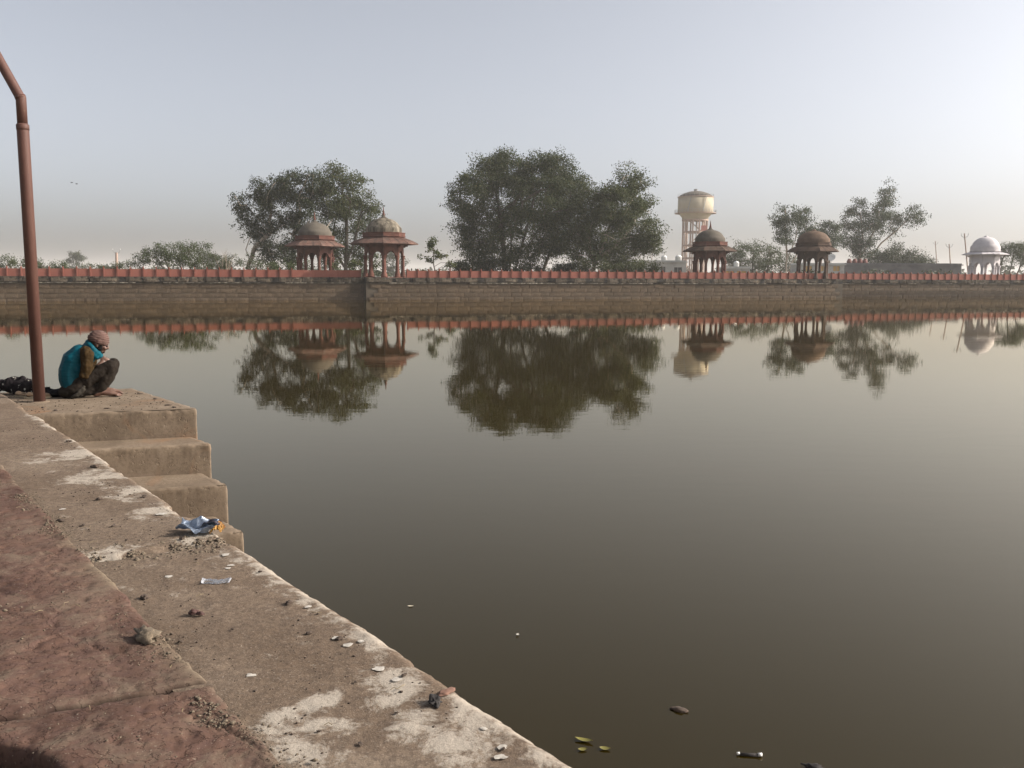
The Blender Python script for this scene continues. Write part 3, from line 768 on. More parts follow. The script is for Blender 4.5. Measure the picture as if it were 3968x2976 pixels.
tree('fig_tree', 'big round dark tree with several dark stems behind the middle fence', (-1.1, 140),
     [(-5.7,12.7,2.5,3.7),(-3.1,16,3.1,3),(1,16.7,3.4,2.8),(4.3,16.9,3.1,2.5),(7.8,16.8,3,2.8),(9.8,13.4,3.3,3.5),(.6,12.3,5.9,4.1),(6.5,11.6,5.6,4.1),(-6.4,7.9,2.2,3.4),(-3.1,7.3,4.1,3.7),(-4.2,3.8,3.3,2.5),(2.8,7,5.9,3.7),(8.7,7,4.4,3.7),(.6,3.4,5.9,1.8),(7.2,18.4,1,1),(-1.6,18.3,1.6,1.3)],
     [[(0,0,0),(-.3,0,4),(-.8,.3,9),(-1.6,.3,14)], [(1.3,.4,0),(2.2,.4,4),(3.4,.3,8),(4.8,.3,14)], [(.6,-.4,0),(.9,-.5,4.5),(.8,-.3,12)], [(5.6,.2,0),(6.6,.4,3),(8.2,.6,7),(9.0,.6,12)], [(2.0,.4,3.2),(4.6,.2,6.5),(6.8,.2,11)]], M['leaf_fig'], M['bark'], 5600, 21, .38, .29, 3.2, 140, .40)
tree('fig_tree', 'pale-stemmed leafy tree merging with the right side of the big round tree', (13.5, 134),
     [(-1.1,11.2,2.7,3.3),(3.7,14.5,2.1,2.8),(5.4,12.6,1.8,3.1),(2.1,10.2,3.4,3.3),(0,7.1,3.8,3.4),(5.1,7.8,3,3),(6.9,6.4,1.7,2.4),(-3.2,5.7,2.5,3.3),(2.1,3.6,3.5,2),(6.5,4.7,2,1.4),(-2.1,2.9,2.4,1.4),(8.2,6.7,.6,.6)],
     [[(-1.5,0,0),(-1.3,0,1.5),(-.7,0,3.2),(.6,.2,6),(2.2,.2,11)], [(-.9,0,2.8),(2.2,-.4,5.2),(4.8,-.3,8),(5.2,0,12)], [(-1.2,0,2),(-2.0,.3,5),(-1.2,.3,10)]], M['leaf_pale'], M['bark_pale'], 2700, 20, .36, .29, 2.2, 100, .30)
def shrub(name, label, base, lobes, mat, nc, per, cs, leaf, depth=1.5, stems=5, nl=40, bark='bark', r_=.07, asp=.4, droop=0.0, cat='shrub', group='thorny shrubs along the fence', shell=.35):
    xs_ = [l[0] for l in lobes]; tr = []
    for i in range(stems):
        l = lobes[i % len(lobes)]; bx_ = l[0] * .75 + random.uniform(-.3, .3)
        tr.append([(bx_, random.uniform(-.5, .5), 0), (bx_ * .6 + l[0] * .4, random.uniform(-.5, .5), l[1] * .5), (l[0] + random.uniform(-.4, .4), random.uniform(-.5, .5), l[1])])
    return tree(name, label, base, lobes, tr, mat, M[bark], nc, per, cs, leaf, depth, nl, r_, group, droop, cat, asp, shell, .15, .012)
shrub('thorn_tree', 'flat-topped green thorn tree left of the leaning tree', (-42.9, 116), [(-.9,3.2,2.7,1.1),(-3.7,2.6,2.2,1),(1.8,2.6,2.7,1.1),(-.3,1.9,4.9,.7),(-2.8,3.5,1.6,.6),(.9,4,2.1,.5),(-6.1,1.7,2.2,.6)], M['leaf_thorn'], 900, 12, .30, .21, 1.8, 9, 120)
shrub('thorn_shrub', 'low green thorn shrub at the left edge behind the pipe pole', (-61.4, 112), [(-2.4,1.8,1.8,.6),(0,1.7,1.8,.5),(2.1,1.5,1.5,.5),(-3.5,2.1,.9,.5),(-5.5,1.8,1.6,.6)], M['leaf_thorn'], 260, 12, .24, .19, 1.2, 8, 60)
shrub('thorn_shrub', 'very low sparse thorn shrub between the pipe pole and the forked post', (-56, 118), [(-4.4,1.4,2.2,.4),(-.6,1.3,1.9,.4),(2.5,1.3,1.9,.4)], M['leaf_thorn'], 170, 12, .24, .19, 1.2, 8, 50)
shrub('thorn_shrub', 'brownish thorn shrub at the foot of the leaning trunk', (-38.4, 125), [(-1.3,2,2.4,.9),(1.6,2.2,2.2,1.1),(3.6,1.8,1.7,.7),(-3.3,1.7,2,.7)], M['leaf_thorn'], 330, 12, .28, .20, 1.4, 9, 80)
shrub('green_shrub', 'small leafy shrub below the arches of the streaked-dome pavilion', (-23, 116), [(-.4,1.5,.9,.6),(2,1.7,1,.6),(5.2,2.2,1.1,1.3)], M['leaf_pale'], 130, 10, .22, .26, .6, 4, 30, asp=.6)
shrub('broad_bush', 'broad dense grey-green tree mass between the two darkest pavilions', (55.6, 205), [(-4.3,6.1,2.8,2.8),(0,5.8,4.3,2.8),(4.3,5.1,3.7,2.8),(-2.7,3.7,4.3,2.2),(3.2,3.5,4.8,1.9),(8.1,3.9,2.6,1.9),(2,1.6,8,1.4)], M['leaf_thorn'], 1100, 13, .45, .36, 2.5, 8, 60, r_=.2, cat='tree', group='trees behind the bank')
tree('eucalyptus_tree', 'slender eucalyptus behind the brown-domed pavilion', (58.7, 190), [(-.7,15,1.2,1.5),(2.5,13.8,1.8,1.8),(-2.3,12.3,1.6,2),(.3,11.6,2.4,2.4),(4,11.1,1.8,2.4),(-.7,8.7,2,1.6),(4.8,9.7,1.6,1.4)],
     [[(0,0,0),(.1,0,5),(-.4,0,10),(-.6,0,15)], [(.1,0,4),(1.6,0,8),(2.6,.2,13.4)], [(.4,0,2),(2.6,0,6),(4,0,10.5)]], M['leaf_euc'], M['bark_pale'], 560, 12, .44, .42, 1.4, 50, .18, droop=1.0, asp=.4)
tree('eucalyptus_tree', 'small rounded tree just right of the brown-domed pavilion', (76.9, 215), [(-.9,11.8,1.9,2),(1.1,11.5,1.4,1.6),(-2.3,10.6,1.7,1.6),(0,9.3,2.7,1.8)],
     [[(0,0,0),(0,0,5),(-.3,0,11)]], M['leaf_euc'], M['bark'], 420, 12, .42, .42, 1.2, 30, .2, droop=.8, asp=.45)
tree('eucalyptus_tree', 'tall eucalyptus with a long limb leaning right behind the grey building', (88.4, 225), [(6.2,23,1.9,1.7),(5.9,19.9,2.4,2.6),(4.5,17.2,2.8,3.1),(-.7,18,1.9,2.4),(-2.4,14.9,2.6,3.3),(2.6,14.6,3.6,3.1),(12.1,16.5,2.6,2.4),(10.3,14.6,3.1,1.9),(14.2,15.6,1.4,1.4),(.5,11.5,4,3.6),(-3.1,10.3,2.8,2.8),(0,7.4,2.8,2.6),(7.1,12.1,2.4,1.9),(8,15.5,1.4,1.7)],
     [[(-.8,0,0),(-.4,0,5),(.2,0,10),(-.6,0,17)], [(.4,0,2.2),(3,0,6.5),(5.2,0,9.3),(9,0,12.6),(12.2,0,15.8)], [(.2,0,6),(2.6,.3,11),(4.8,.3,16),(6,.2,22)]], M['leaf_euc'], M['bark_pale'], 1500, 13, .48, .44, 1.8, 90, .30, droop=1.0, asp=.42)
shrub('broad_bush', 'dark rounded bush right of the leaning eucalyptus limb', (86.7, 200), [(0,5.6,3.6,2.5),(3.2,4.6,4.2,2.1),(-3.2,4.3,2.7,2.1),(6.3,3.8,3.2,1.3),(1.6,3,6.3,1.3)], M['leaf_far'], 1200, 13, .45, .38, 2.4, 6, 50, r_=.16, cat='tree', group='trees behind the bank')
shrub('thorn_tree', 'open spreading thorn tree at the right edge beside the white pavilion', (87.5, 160), [(1.1,5.1,2.2,1.4),(3.2,5.4,2,1.4),(-1,4.4,1.4,1),(4.5,3.8,2,1.2),(1.9,3.3,2.4,1),(6.2,4.6,1.7,1.5)], M['leaf_thorn'], 700, 12, .36, .26, 1.4, 5, 90, r_=.14, cat='tree', group='trees behind the bank')
shrub('far_tree', 'pale blue hazy tree far away left of the forked post', (-206.9, 420), [(0,8.9,3.1,3.1),(2.7,6.7,3.1,2.2),(-3.1,6.2,2.2,2.2),(0,3,4,2)], M['leaf_far'], 260, 10, .6, .7, 1.5, 3, 20, r_=.3, cat='tree', group='hazy far trees')
shrub('far_tree', 'hazy tree seen through the arches of the streaked-dome pavilion', (-44.4, 330), [(-.3,7.4,2.1,2.8),(-1.4,4.7,2.8,2.1),(3.5,4.7,2.8,1.7),(0,2.5,4,1.6)], M['leaf_far'], 240, 10, .55, .6, 1.5, 3, 20, r_=.25, cat='tree', group='hazy far trees')
shrub('far_tree', 'pale hazy tree clump behind the flat-topped thorn tree', (-102.4, 300), [(-2.4,6.5,3.2,2.2),(2.4,5.6,3.2,1.9),(5.9,4.4,2.5,1.6),(0,3,6,1.6)], M['leaf_far'], 300, 10, .55, .6, 1.5, 3, 20, r_=.25, cat='tree', group='hazy far trees')
shrub('dark_shrub', 'dense dark undergrowth at the left foot of the big round tree', (-5.5, 137), [(0,1.6,3.4,1.5),(2.5,1.2,2.5,1.1),(-2.2,1.2,2,1.0)], M['leaf_dark'], 420, 13, .34, .32, 1.2, 5, 30, asp=.55, group='shrubs under the big trees')
shrub('dark_shrub', 'dark undergrowth between the stems of the big round tree', (4.5, 137), [(-2,1.0,3,.9),(2,1.1,3,1.0),(5,1.2,2.5,1.1)], M['leaf_dark'], 360, 13, .32, .32, 1.2, 5, 30, asp=.55, group='shrubs under the big trees')
shrub('pale_shrub', 'pale leafy undergrowth at the foot of the pale-stemmed tree', (15.5, 131), [(0,1.3,3.2,1.2),(3.6,1.5,2.2,1.3)], M['leaf_pale'], 300, 13, .32, .30, 1.0, 5, 30, asp=.55, group='shrubs under the big trees')
shrub('green_shrub', 'green undergrowth in front of the leaning tree, left of the grey-domed pavilion', (-33.5, 128), [(0,1.2,2.2,1.0),(2.6,1.5,1.8,1.2),(-2,1,1.6,.8)], M['leaf_thorn'], 240, 13, .3, .26, 1.0, 5, 30, asp=.5, group='shrubs under the big trees')
# bare twiggy shrub
e = tag(empty('bare_shrub', (-39.6, 122, 2.6)), 'leafless pale twiggy shrub left of the leaning trunk', 'shrub', 'thorny shrubs along the fence')
b = MB()
for i in range(16):
    a = random.uniform(-1, 1); L_ = random.uniform(1.8, 4.0); p0 = Vector((random.uniform(-.5, .5), 0, 0)); p = [p0]
    for j in range(5): p.append(p[-1] + Vector((a * .28 + random.gauss(0, .08), random.gauss(0, .1), L_ / 5)))
    b.tube(p, [.035, .03, .025, .02, .015, .008], 5)
    for j in (2, 3, 4): b.tube([p[j], p[j] + Vector((random.uniform(-.7, .7), random.uniform(-.3, .3), random.uniform(.2, .7)))], [.016, .006], 4)
b.build('branches', M['bark_pale'], e)

# distant wood on the plain
pts = []; 
for i in range(330):
    y = rng.uniform(380, 900); x = rng.uniform(-.75, .75) * y * 1.1; h = rng.uniform(3.5, 8.0); w = rng.uniform(3, 7)
    n = 55; u = rng.normal(size=(n, 3)); u /= np.linalg.norm(u, axis=1)[:, None]; u *= rng.uniform(.4, 1, n)[:, None]
    pts.append(np.stack([x + u[:, 0] * w, y + u[:, 1] * w, 2.6 + h * .5 + u[:, 2] * h * .5], 1))
tag(link('distant_wood', leaf_mesh('distant_wood', np.vstack(pts), 1.9, .8, 0), M['leaf_far']), 'hazy low wood along the horizon', 'woods', kind='stuff')
pts = []
for i in range(90):
    y = rng.uniform(150, 330); x = rng.uniform(-.66, .66) * y; h = rng.uniform(1.0, 2.0); w = rng.uniform(1.5, 4)
    n = 160; u = rng.normal(size=(n, 3)); u /= np.linalg.norm(u, axis=1)[:, None]; u *= rng.uniform(.4, 1, n)[:, None]
    pts.append(np.stack([x + u[:, 0] * w, y + u[:, 1] * w, 2.6 + h * .5 + u[:, 2] * h * .5], 1))
tag(link('scrub', leaf_mesh('scrub', np.vstack(pts), .5, .7, 0), M['leaf_far']), 'low green scrub growing behind the fences', 'scrub', kind='stuff')

# ------------------------------------------------------------------ water tower
tc = (67.6, 330)
M['cream'] = stone('cream_painted_concrete', (.33, .285, .205), (.41, .36, .27), .25, (.27, .24, .19), (.6, .85), rnd=0, bump=.1)
M['tower_leg'] = stone('pinkish_concrete', (.30, .22, .18), (.40, .31, .26), .4, None, rnd=.06, bump=.1)
M['grey_metal'] = plain('dull_grey_metal', (.28, .28, .28), .6)
tw = tag(empty('water_tower', (tc[0], tc[1], 2.6)), 'tall cream water tower with round tank on a ring of concrete columns', 'water tower')
b = MB(); b.lathe([(4.75, 21.7), (4.85, 22.4), (6.0, 23.8), (6.45, 24.2), (6.45, 29.7)], 48); b.build('tank', M['cream'], tw, True)
b = MB(); b.lathe([(7.6, 23.85), (7.6, 24.05), (6.4, 24.06), (6.4, 23.84)], 48, cap=False); b.f.append(()) if False else None
bal = b.build('balcony', M['tower_leg'], tw)
b = MB()
for k in range(36):
    a = 2 * math.pi * k / 36; b.tube([(7.5*math.cos(a), 7.5*math.sin(a), 24.05), (7.5*math.cos(a), 7.5*math.sin(a), 25.2)], .05, 4)
for z in (24.6, 25.2): b.tube([(7.5*math.cos(2*math.pi*k/48), 7.5*math.sin(2*math.pi*k/48), z) for k in range(49)], .04, 4, False)
b.build('railing', M['grey_metal'], bal)
b = MB(); b.lathe([(6.65, 29.68), (6.65, 29.95)], 48); rim = b.build('roof_rim', M['tower_leg'], tw, True)
b = MB()
for k in range(24):
    a = 2 * math.pi * k / 24; b.tube([(6.5*math.cos(a), 6.5*math.sin(a), 29.95), (6.5*math.cos(a), 6.5*math.sin(a), 30.9)], .045, 4)
b.tube([(6.5*math.cos(2*math.pi*k/48), 6.5*math.sin(2*math.pi*k/48), 30.85) for k in range(49)], .03, 4, False)
b.build('railing', M['grey_metal'], rim)
b = MB(); b.lathe([(6.4, 29.94), (5.6, 30.6), (4.2, 31.3), (2.4, 31.85), (.9, 32.05)], 48); b.build('roof', M['dome_grey'], tw, True)
b = MB(); b.lathe([(.75, 31.9), (.75, 32.6), (.85, 32.62), (.85, 32.75), (.2, 32.85)], 12); b.build('hatch', M['grey_metal'], tw)
lg = MB(); lg.box((-.24, -.24, 0), (.24, .24, 21.75)); lme = lg.mesh('column'); lme.materials.append(M['tower_leg'])
for k in range(12):
    a = 2 * math.pi * (k + .3) / 12; put('column', lme, tw, (4.45 * math.cos(a), 4.45 * math.sin(a), 0), a)
for z in (3.0, 7.5, 12.2, 17.1):
    b = MB(); b.lathe([(4.68, z - .3), (4.68, z + .3), (4.2, z + .31), (4.2, z - .31)], 12, a0=2 * math.pi * .3 / 12, cap=False); b.f += [(36 + k, 36 + (k + 1) % 12, (k + 1) % 12, k) for k in range(12)]
    b.build('tie_beam', M['tower_leg'], tw)
b = MB(); b.lathe([(4.85, 21.2), (4.85, 21.76)], 36); b.build('ring_beam', M['tower_leg'], tw)
b = MB(); b.tube([(.6, .4, 0), (.6, .4, 22)], .22, 8); b.tube([(-.8, -.3, 0), (-.8, -.3, 22)], .16, 8); b.build('pipe', M['grey_metal'], tw)
b = MB(); zs = [0, 4.2, 7.6, 12.2, 17.1, 21.5]
for i in range(5):
    x0_, x1_ = (-2.8, 2.6) if i % 2 else (2.6, -2.8)
    d_ = Vector((x1_ - x0_, .2, zs[i + 1] - zs[i]))
    for q in (-.35, .35): b.tube([(x0_, -1.5 + q, zs[i]), (x1_, -1.5 + q, zs[i + 1])], .13, 5)
    for j in range(14): 
        p = Vector((x0_, -1.5, zs[i])) + Vector((x1_ - x0_, 0, zs[i + 1] - zs[i])) * (j / 14); b.box((p.x - .25, p.y - .35, p.z - .03), (p.x + .25, p.y + .35, p.z + .03))
b.build('stair', M['tower_leg'], tw)
b = MB(); b.box((1.3, -4.9, 17.4), (3.3, -4.7, 19.3)); b.build('sign_board', plain('faded_red_board', (.42, .16, .12), .8), tw)
b = MB()
for sx in (-3.4, 2.0): b.tube([(sx - .6, -math.sqrt(6.5**2 - (sx - .6)**2) - .12, 24.3), (sx + .6, -math.sqrt(6.6**2 - (sx + .6)**2) - .14, 29.7)], .12, 6)
b.build('ladder', M['grey_metal'], tw)

# ------------------------------------------------------------------ buildings beyond the fence
M['white_wall'] = stone('dirty_white_wall', (0.3024, 0.3096, 0.3024), (0.4176, 0.4176, 0.4032), .5, (0.1944, 0.2016, 0.2016), (.55, .8), rnd=.03, bump=.1)
M['grey_wall'] = stone('grey_cement_wall', (0.1000, 0.1000, 0.1050), (0.1500, 0.1500, 0.1550), .35, (0.0650, 0.0650, 0.0700), (.5, .75), rnd=.03, bump=.2)
M['dark_glass'] = plain('dark_opening', (.03, .032, .036), .25)
M['yellow'] = plain('ochre_paint', (.46, .29, .10), .8)
M['plastic_white'] = plain('white_plastic', (.62, .62, .60), .5)
M['red_clay'] = plain('red_clay', (.16, .06, .05), .8)
def house(name, label, x0, x1, y, h, dep, mat, wins, overhang=.25):
    e = tag(empty(name, (x0, y, 2.6)), label, 'building', 'low buildings beyond the fence')
    w = x1 - x0
    b = MB(); b.box((0, .3, 0), (w, dep, h))
    b.build('wall', mat, e)
    # front wall built round its openings, so each window is a real recess
    b = MB(); xs_ = sorted(wins); cx = 0
    for (a, c, z0, z1, m_) in xs_:
        if a > cx: b.box((cx, 0, 0), (a, .298, h))
        b.box((a, 0, 0), (c, .298, z0)); b.box((a, 0, z1), (c, .298, h)); cx = c
    b.box((cx, 0, 0), (w, .298, h)); b.build('front_wall', mat, e)
    for (a, c, z0, z1, m_) in xs_:
        g = MB(); g.box((a + .002, .2, z0 + .002), (c - .002, .26, z1 - .002)); wd = g.build('window', M[m_], e)
        f = MB(); f.box((a + .003, .12, z0 + .003), (a + .09, .19, z1 - .003)); f.box((c - .09, .12, z0 + .003), (c - .003, .19, z1 - .003)); f.box(((a + c) / 2 - .04, .12, z0 + .003), ((a + c) / 2 + .04, .19, z1 - .003)); f.build('frame', M['grey_metal'], wd)
    b = MB(); b.box((-overhang, -overhang, h + .002), (w + overhang, dep + overhang, h + .18)); rf = b.build('roof', mat, e)
    b = MB(); b.box((0, -.05, h + .182), (w, .12, h + .42)); b.build('parapet', mat, rf)
    b = MB(); b.box((0, dep - .12, h + .182), (w, dep, h + .42)); b.build('parapet', mat, rf)
    return e
house('flat_roofed_house', 'pale flat-roofed house with dark windows left of the dark red pavilion', 19.6, 33.4, 170, 3.1, 7, M['white_wall'],
      [(1.2, 2.2, .9, 2.2, 'dark_glass'), (4.3, 5.5, .9, 2.3, 'dark_glass'), (7.0, 8.1, .2, 2.3, 'dark_glass'), (8.9, 9.8, .2, 2.3, 'dark_glass'), (11.4, 13.0, 1.0, 2.2, 'dark_glass')])
house('small_kiosk', 'low pale kiosk with an ochre band between the two darkest pavilions', 38.9, 44.3, 165, 1.9, 4, M['white_wall'], [(.6, 2.5, .5, 1.5, 'yellow'), (2.9, 4.8, .5, 1.5, 'yellow')])
house('painted_house', 'white house with ochre panels behind the brown-domed pavilion', 55.9, 64.5, 172, 2.75, 6, M['white_wall'], [(.7, 2.4, 1.5, 2.55, 'yellow'), (4.0, 5.2, 1.6, 2.55, 'yellow'), (6.4, 7.8, 1.6, 2.55, 'yellow')])
house('grey_building', 'long grey flat-roofed building left of the white pavilion', 66.2, 91.3, 180, 2.9, 8, M['grey_wall'], [(2.4, 5.5, .5, 1.0, 'dark_glass'), (9.5, 11.0, 1.2, 1.7, 'dark_glass'), (17.2, 18.6, .2, 1.5, 'dark_glass')])
def tank(loc, r_, h, label):
    b = MB(); b.lathe([(r_, 0), (r_, h * .7), (r_ * 1.04, h * .72), (r_ * .98, h * .76), (r_ * .7, h * .93), (r_ * .35, h * .95), (r_ * .35, h), (.02, h + .02)], 20)
    o = b.build('roof_tank', M['plastic_white'], None, True); o.location = loc; tag(o, label, 'water tank', 'roof water tanks')
tank((29.3, 171.5, 5.88), .55, 1.25, 'white plastic water tank in the middle of the pale house roof')
tank((32.1, 171.5, 5.88), .62, 1.3, 'white plastic water tank at the right end of the pale house roof')
tank((42.1, 166.5, 4.68), .5, 1.3, 'white cylinder tank standing on the kiosk roof')
# satellite dish
dsh = tag(empty('satellite_dish', (62.1, 172.6, 5.6)), 'round white satellite dish on the roof of the white house', 'satellite dish')
b = MB()
RR = Matrix.Rotation(R(-25), 4, 'Z') @ Matrix.Rotation(R(62), 4, 'X')
b.lathe([(.02, .0), (.35, .03), (.6, .10), (.78, .19), (.78, .22), (.6, .14), (.35, .07), (.02, .04)], 24)
b.v = [tuple((RR @ Vector(p)) + Vector((0, 0, 1.2))) for p in b.v]; b.build('dish', M['plastic_white'], dsh, True)
b = MB(); b.tube([(0, .1, 0), (0, .1, 1.1)], .05, 6); b.build('mast', M['grey_metal'], dsh)
b = MB(); b.tube([RR @ Vector((.6, 0, .1)) + Vector((0, 0, 1.2)), RR @ Vector((0, 0, .7)) + Vector((0, 0, 1.2))], .025, 5); b.build('feed_arm', M['grey_metal'], dsh)
for i, x in enumerate((69.2, 70.3, 71.4, 72.4)):
    b = MB(); b.lathe([(.3, 0), (.5, .25), (.52, .6), (.36, .95), (.28, 1.05), (.34, 1.15), (.3, 1.15)], 14)
    o = b.build('clay_pot', M['red_clay'], None, True); o.location = (x, 182, 5.68); tag(o, 'large red clay pot on the roof of the grey building', 'pot', 'red pots on the grey roof')
# utility posts
def post(label, top, bot, arms, r_=.11):
    t_, b_ = Vector(top), Vector(bot); d_ = (t_ - b_); g = b_ + d_ * ((2.5 - b_.z) / d_.z)
    e = tag(empty('utility_post', (g.x, g.y, 2.5)), label, 'utility post', 'power line posts')
    loc = t_ - Vector((g.x, g.y, 2.5))
    b = MB(); b.tube([(0, 0, 0), loc], [r_ * 1.25, r_], 8); b.build('shaft', M['tower_leg'], e)
    b = MB(); h = loc.z * .93 if arms == 'v' else loc.z
    for s_ in (-1, 1):
        b.tube([loc * (h / loc.z) + Vector((0, 0, -.3)), loc * (h / loc.z) + Vector((s_ * .62, 0, .12)), loc * (h / loc.z) + Vector((s_ * .72, 0, .5))], .045, 5)
    b.build('cross_arm', M['grey_metal'], e)
    b = MB()
    for s_ in (-1, 1): 
        p = loc * (h / loc.z) + Vector((s_ * .72, 0, .5)); b.lathe([(.05, p.z), (.09, p.z + .05), (.04, p.z + .12), (.08, p.z + .18), (.03, p.z + .26)], 8, (p.x, p.y))
    b.build('insulator', M['plastic_white'], e)
    return e
post('leaning power post left of the white pavilion, above the grey building', (93.4, 190, 10.2), (94.0, 190, 5.6), 'v')
post('tallest power post just behind the white pavilion', (88.9, 175, 11.7), (89.9, 175, 5.4), 'v')
post('small far power post above the dark bush', (123.7, 260, 13.8), (124.4, 260, 8.5), 'v')
post('thick forked power post standing alone at the left', (-75.9, 170, 7.2), (-76, 170, 4.6), 'y', .24)
post('thin power post behind the pale flat-roofed house', (28.0, 178, 7.8), (28.05, 178, 3), 'v', .06)
# two birds
for i, (x, z) in enumerate(((-73.9, 18.2), (-73.1, 18.0))):
    e = tag(empty('bird', (x, 150, z)), 'tiny dark bird flying at the left over the shrubs', 'bird', 'birds in flight')
    b = MB(); b.tube([(-.22, 0, 0), (-.1, 0, .02), (.08, 0, .02), (.2, 0, .04)], [.01, .05, .055, .015], 6); b.build('body', M['dark_glass'], e, True)
    for s_ in (-1, 1):
        w_ = MB(); w_.add([(-.08, 0, .03), (.07, 0, .03), (.05, s_ * .25, .13), (-.06, s_ * .25, .13), (-.05, s_ * .5, .10), (-.08, 0, .02), (.07, 0, .02), (.05, s_ * .25, .12), (-.06, s_ * .25, .12), (-.05, s_ * .5, .095)],
                          [(0, 1, 2, 3), (3, 2, 4), (8, 7, 6, 5), (9, 7, 8)]); w_.build('wing', M['dark_glass'], e)

# ------------------------------------------------------------------ pipe pole on the landing
def paint_mat():
    t = NT('brown_red_pipe_paint'); v = t.coord((1, 1, .35)); a = t.noise(v, 5, 6, .65)
    c = t.ramp(a, [(.35, (0.0685, 0.0316, 0.0242)), (.65, (0.0922, 0.0448, 0.0348))]); b = t.noise(t.coord((1, 1, .6)), 26, 5, .7)
    c = t.mix(t.ramp(b, [(.60, 0.0), (.72, .7)]), c, (0.1212, 0.0817, 0.0580)); t.base(c); t.rough(.6); t.p.inputs['Specular IOR Level'].default_value = .25; t.bump(b, .3, .004); return t.m
M['pipe'] = paint_mat()
pole = tag(empty('pipe_pole', (-5.1, 9.38, 1.345)), 'brown painted steel pipe pole bending left at the top, standing on the concrete landing', 'pole')
b = MB(); b.tube([(0, 0, 0), (0, 0, 2.88), (0, 0, 2.90)], [.059, .059, .057], 32); b.build('lower_pipe', M['pipe'], pole, True)
b = MB(); b.tube([(0, 0, 2.86), (0, 0, 2.88), (0, 0, 2.91), (0, 0, 2.925)], [.061, .0625, .0625, .052], 32); b.build('sleeve', M['pipe'], pole, True)
b = MB(); b.tube([(0, 0, 2.91), (0, 0, 3.19), (-.005, 0, 3.205)], .050, 32); b.build('neck', M['pipe'], pole, True)
b = MB(); b.tube([(-.0, 0, 3.17), (-.02, 0, 3.215), (-.3, 0, 3.76), (-.62, 0, 4.25), (-1.1, 0, 4.75), (-1.7, 0, 5.1)], [.049, .049, .048, .047, .046, .045], 32); b.build('arm', M['pipe'], pole, True)
b = MB(); b.lathe([(.11, -.01), (.10, .006), (.075, .012), (.058, .014)], 24); b.build('mortar_collar', M['step'], pole, True)
b = MB(); b.tube([(0, 0, 3.175), (-.012, 0, 3.205)], .053, 32); b.build('weld', M['pipe'], pole, True)

# ------------------------------------------------------------------ soft bodies by voxel union
def ball(b, c, r_):
    M4 = Matrix.Translation(c) @ Matrix.Diagonal((*r_, 1)) if hasattr(r_, '__len__') else Matrix.Translation(c) @ Matrix.Scale(r_, 4)
    bmesh.ops.create_icosphere(b, subdivisions=2, radius=1.0, matrix=M4)
def chain(b, pts, radii, sq=(1, 1, 1), step=.45):
    for i in range(len(pts) - 1):
        p, q = Vector(pts[i]), Vector(pts[i + 1]); r0_, r1_ = radii[i], radii[i + 1]
        n = max(2, int((q - p).length / (min(r0_, r1_) * step)) + 1)
        for j in range(n + (1 if i == len(pts) - 2 else 0)):
            u = j / n; r_ = r0_ + (r1_ - r0_) * u; ball(b, p.lerp(q, u), (r_ * sq[0], r_ * sq[1], r_ * sq[2]))
def soft(name, b, voxel, mat, parent, smooth=4, disp=None, keep=None):
    me = bpy.data.meshes.new(name); b.to_mesh(me); b.free()
    o = bpy.data.objects.new('tmp', me); col.objects.link(o)
    md = o.modifiers.new('r', 'REMESH'); md.mode = 'VOXEL'; md.voxel_size = voxel; md.use_smooth_shade = True
    sm = o.modifiers.new('s', 'SMOOTH'); sm.iterations = smooth; sm.factor = .5
    dg = bpy.context.evaluated_depsgraph_get(); dg.update()
    ev = o.evaluated_get(dg); out = bpy.data.meshes.new_from_object(ev)
    bpy.data.objects.remove(o); bpy.data.meshes.remove(me)
    out.name = name
    if disp:
        nm = [v_.normal.copy() for v_ in out.vertices]
        for v_, n_ in zip(out.vertices, nm): v_.co += n_ * disp(v_.co)
    out.materials.clear()
    return link(name, out, mat, parent, True)

def cloth(name, c, stripes=None, bump=.3, scale=60, rough=.85, sheen=.2):
    t = NT(name); v = t.coord()
    a = t.noise(v, 6, 5, .6); cc = t.ramp(a, [(.3, tuple(x * .8 for x in c)), (.7, tuple(x * 1.15 for x in c))])
    if stripes:
        w = t.n('ShaderNodeTexWave', wave_type='BANDS', bands_direction='Z', i_Scale=stripes[0], i_Distortion=1.0); t.l(v, w.inputs[0]); cc = t.mix(t.ramp(w.outputs[1], [(.35, 0.0), (.6, .9)]), cc, stripes[1])
    t.base(cc); t.rough(rough); t.p.inputs['Specular IOR Level'].default_value = .08
    t.bump(t.noise(v, scale, 4, .6), bump, .004); return t.m
M['vest'] = cloth('teal_vest', (0.0033, 0.0578, 0.0798), rough=.5, bump=.2, scale=30)
M['shirt'] = cloth('brown_shirt', (0.0302, 0.0181, 0.0069)); M['trousers'] = cloth('dark_grey_brown_trousers', (0.0173, 0.0134, 0.0104)); M['shirt_hem'] = cloth('pale_shirt_hem', (0.0324, 0.0281, 0.0225))
M['hat'] = cloth('knitted_hat', (0.0756, 0.0396, 0.0346), (14.0, (0.1224, 0.0828, 0.0684)), 1.0, 120, .95)
M['black_cloth'] = cloth('black_cloth', (.010, .009, .010))
def spotted():
    t = NT('black_cloth_with_white_spots'); v = t.coord(); w = t.n('ShaderNodeTexVoronoi', i_Scale=26.0); t.l(v, w.inputs[0])
    k = t.ramp(w.outputs['Distance'], [(.20, 1.0), (.28, 0.0)]); sel = t.ramp(t.noise(v, 9, 2), [(.50, 0.0), (.56, 1.0)])
    t.base(t.mix(t.math('MULTIPLY', k, sel), (.011, .009, .010), (.36, .34, .30))); t.rough(.9); t.p.inputs['Specular IOR Level'].default_value = .05; return t.m
M['spotted'] = spotted()
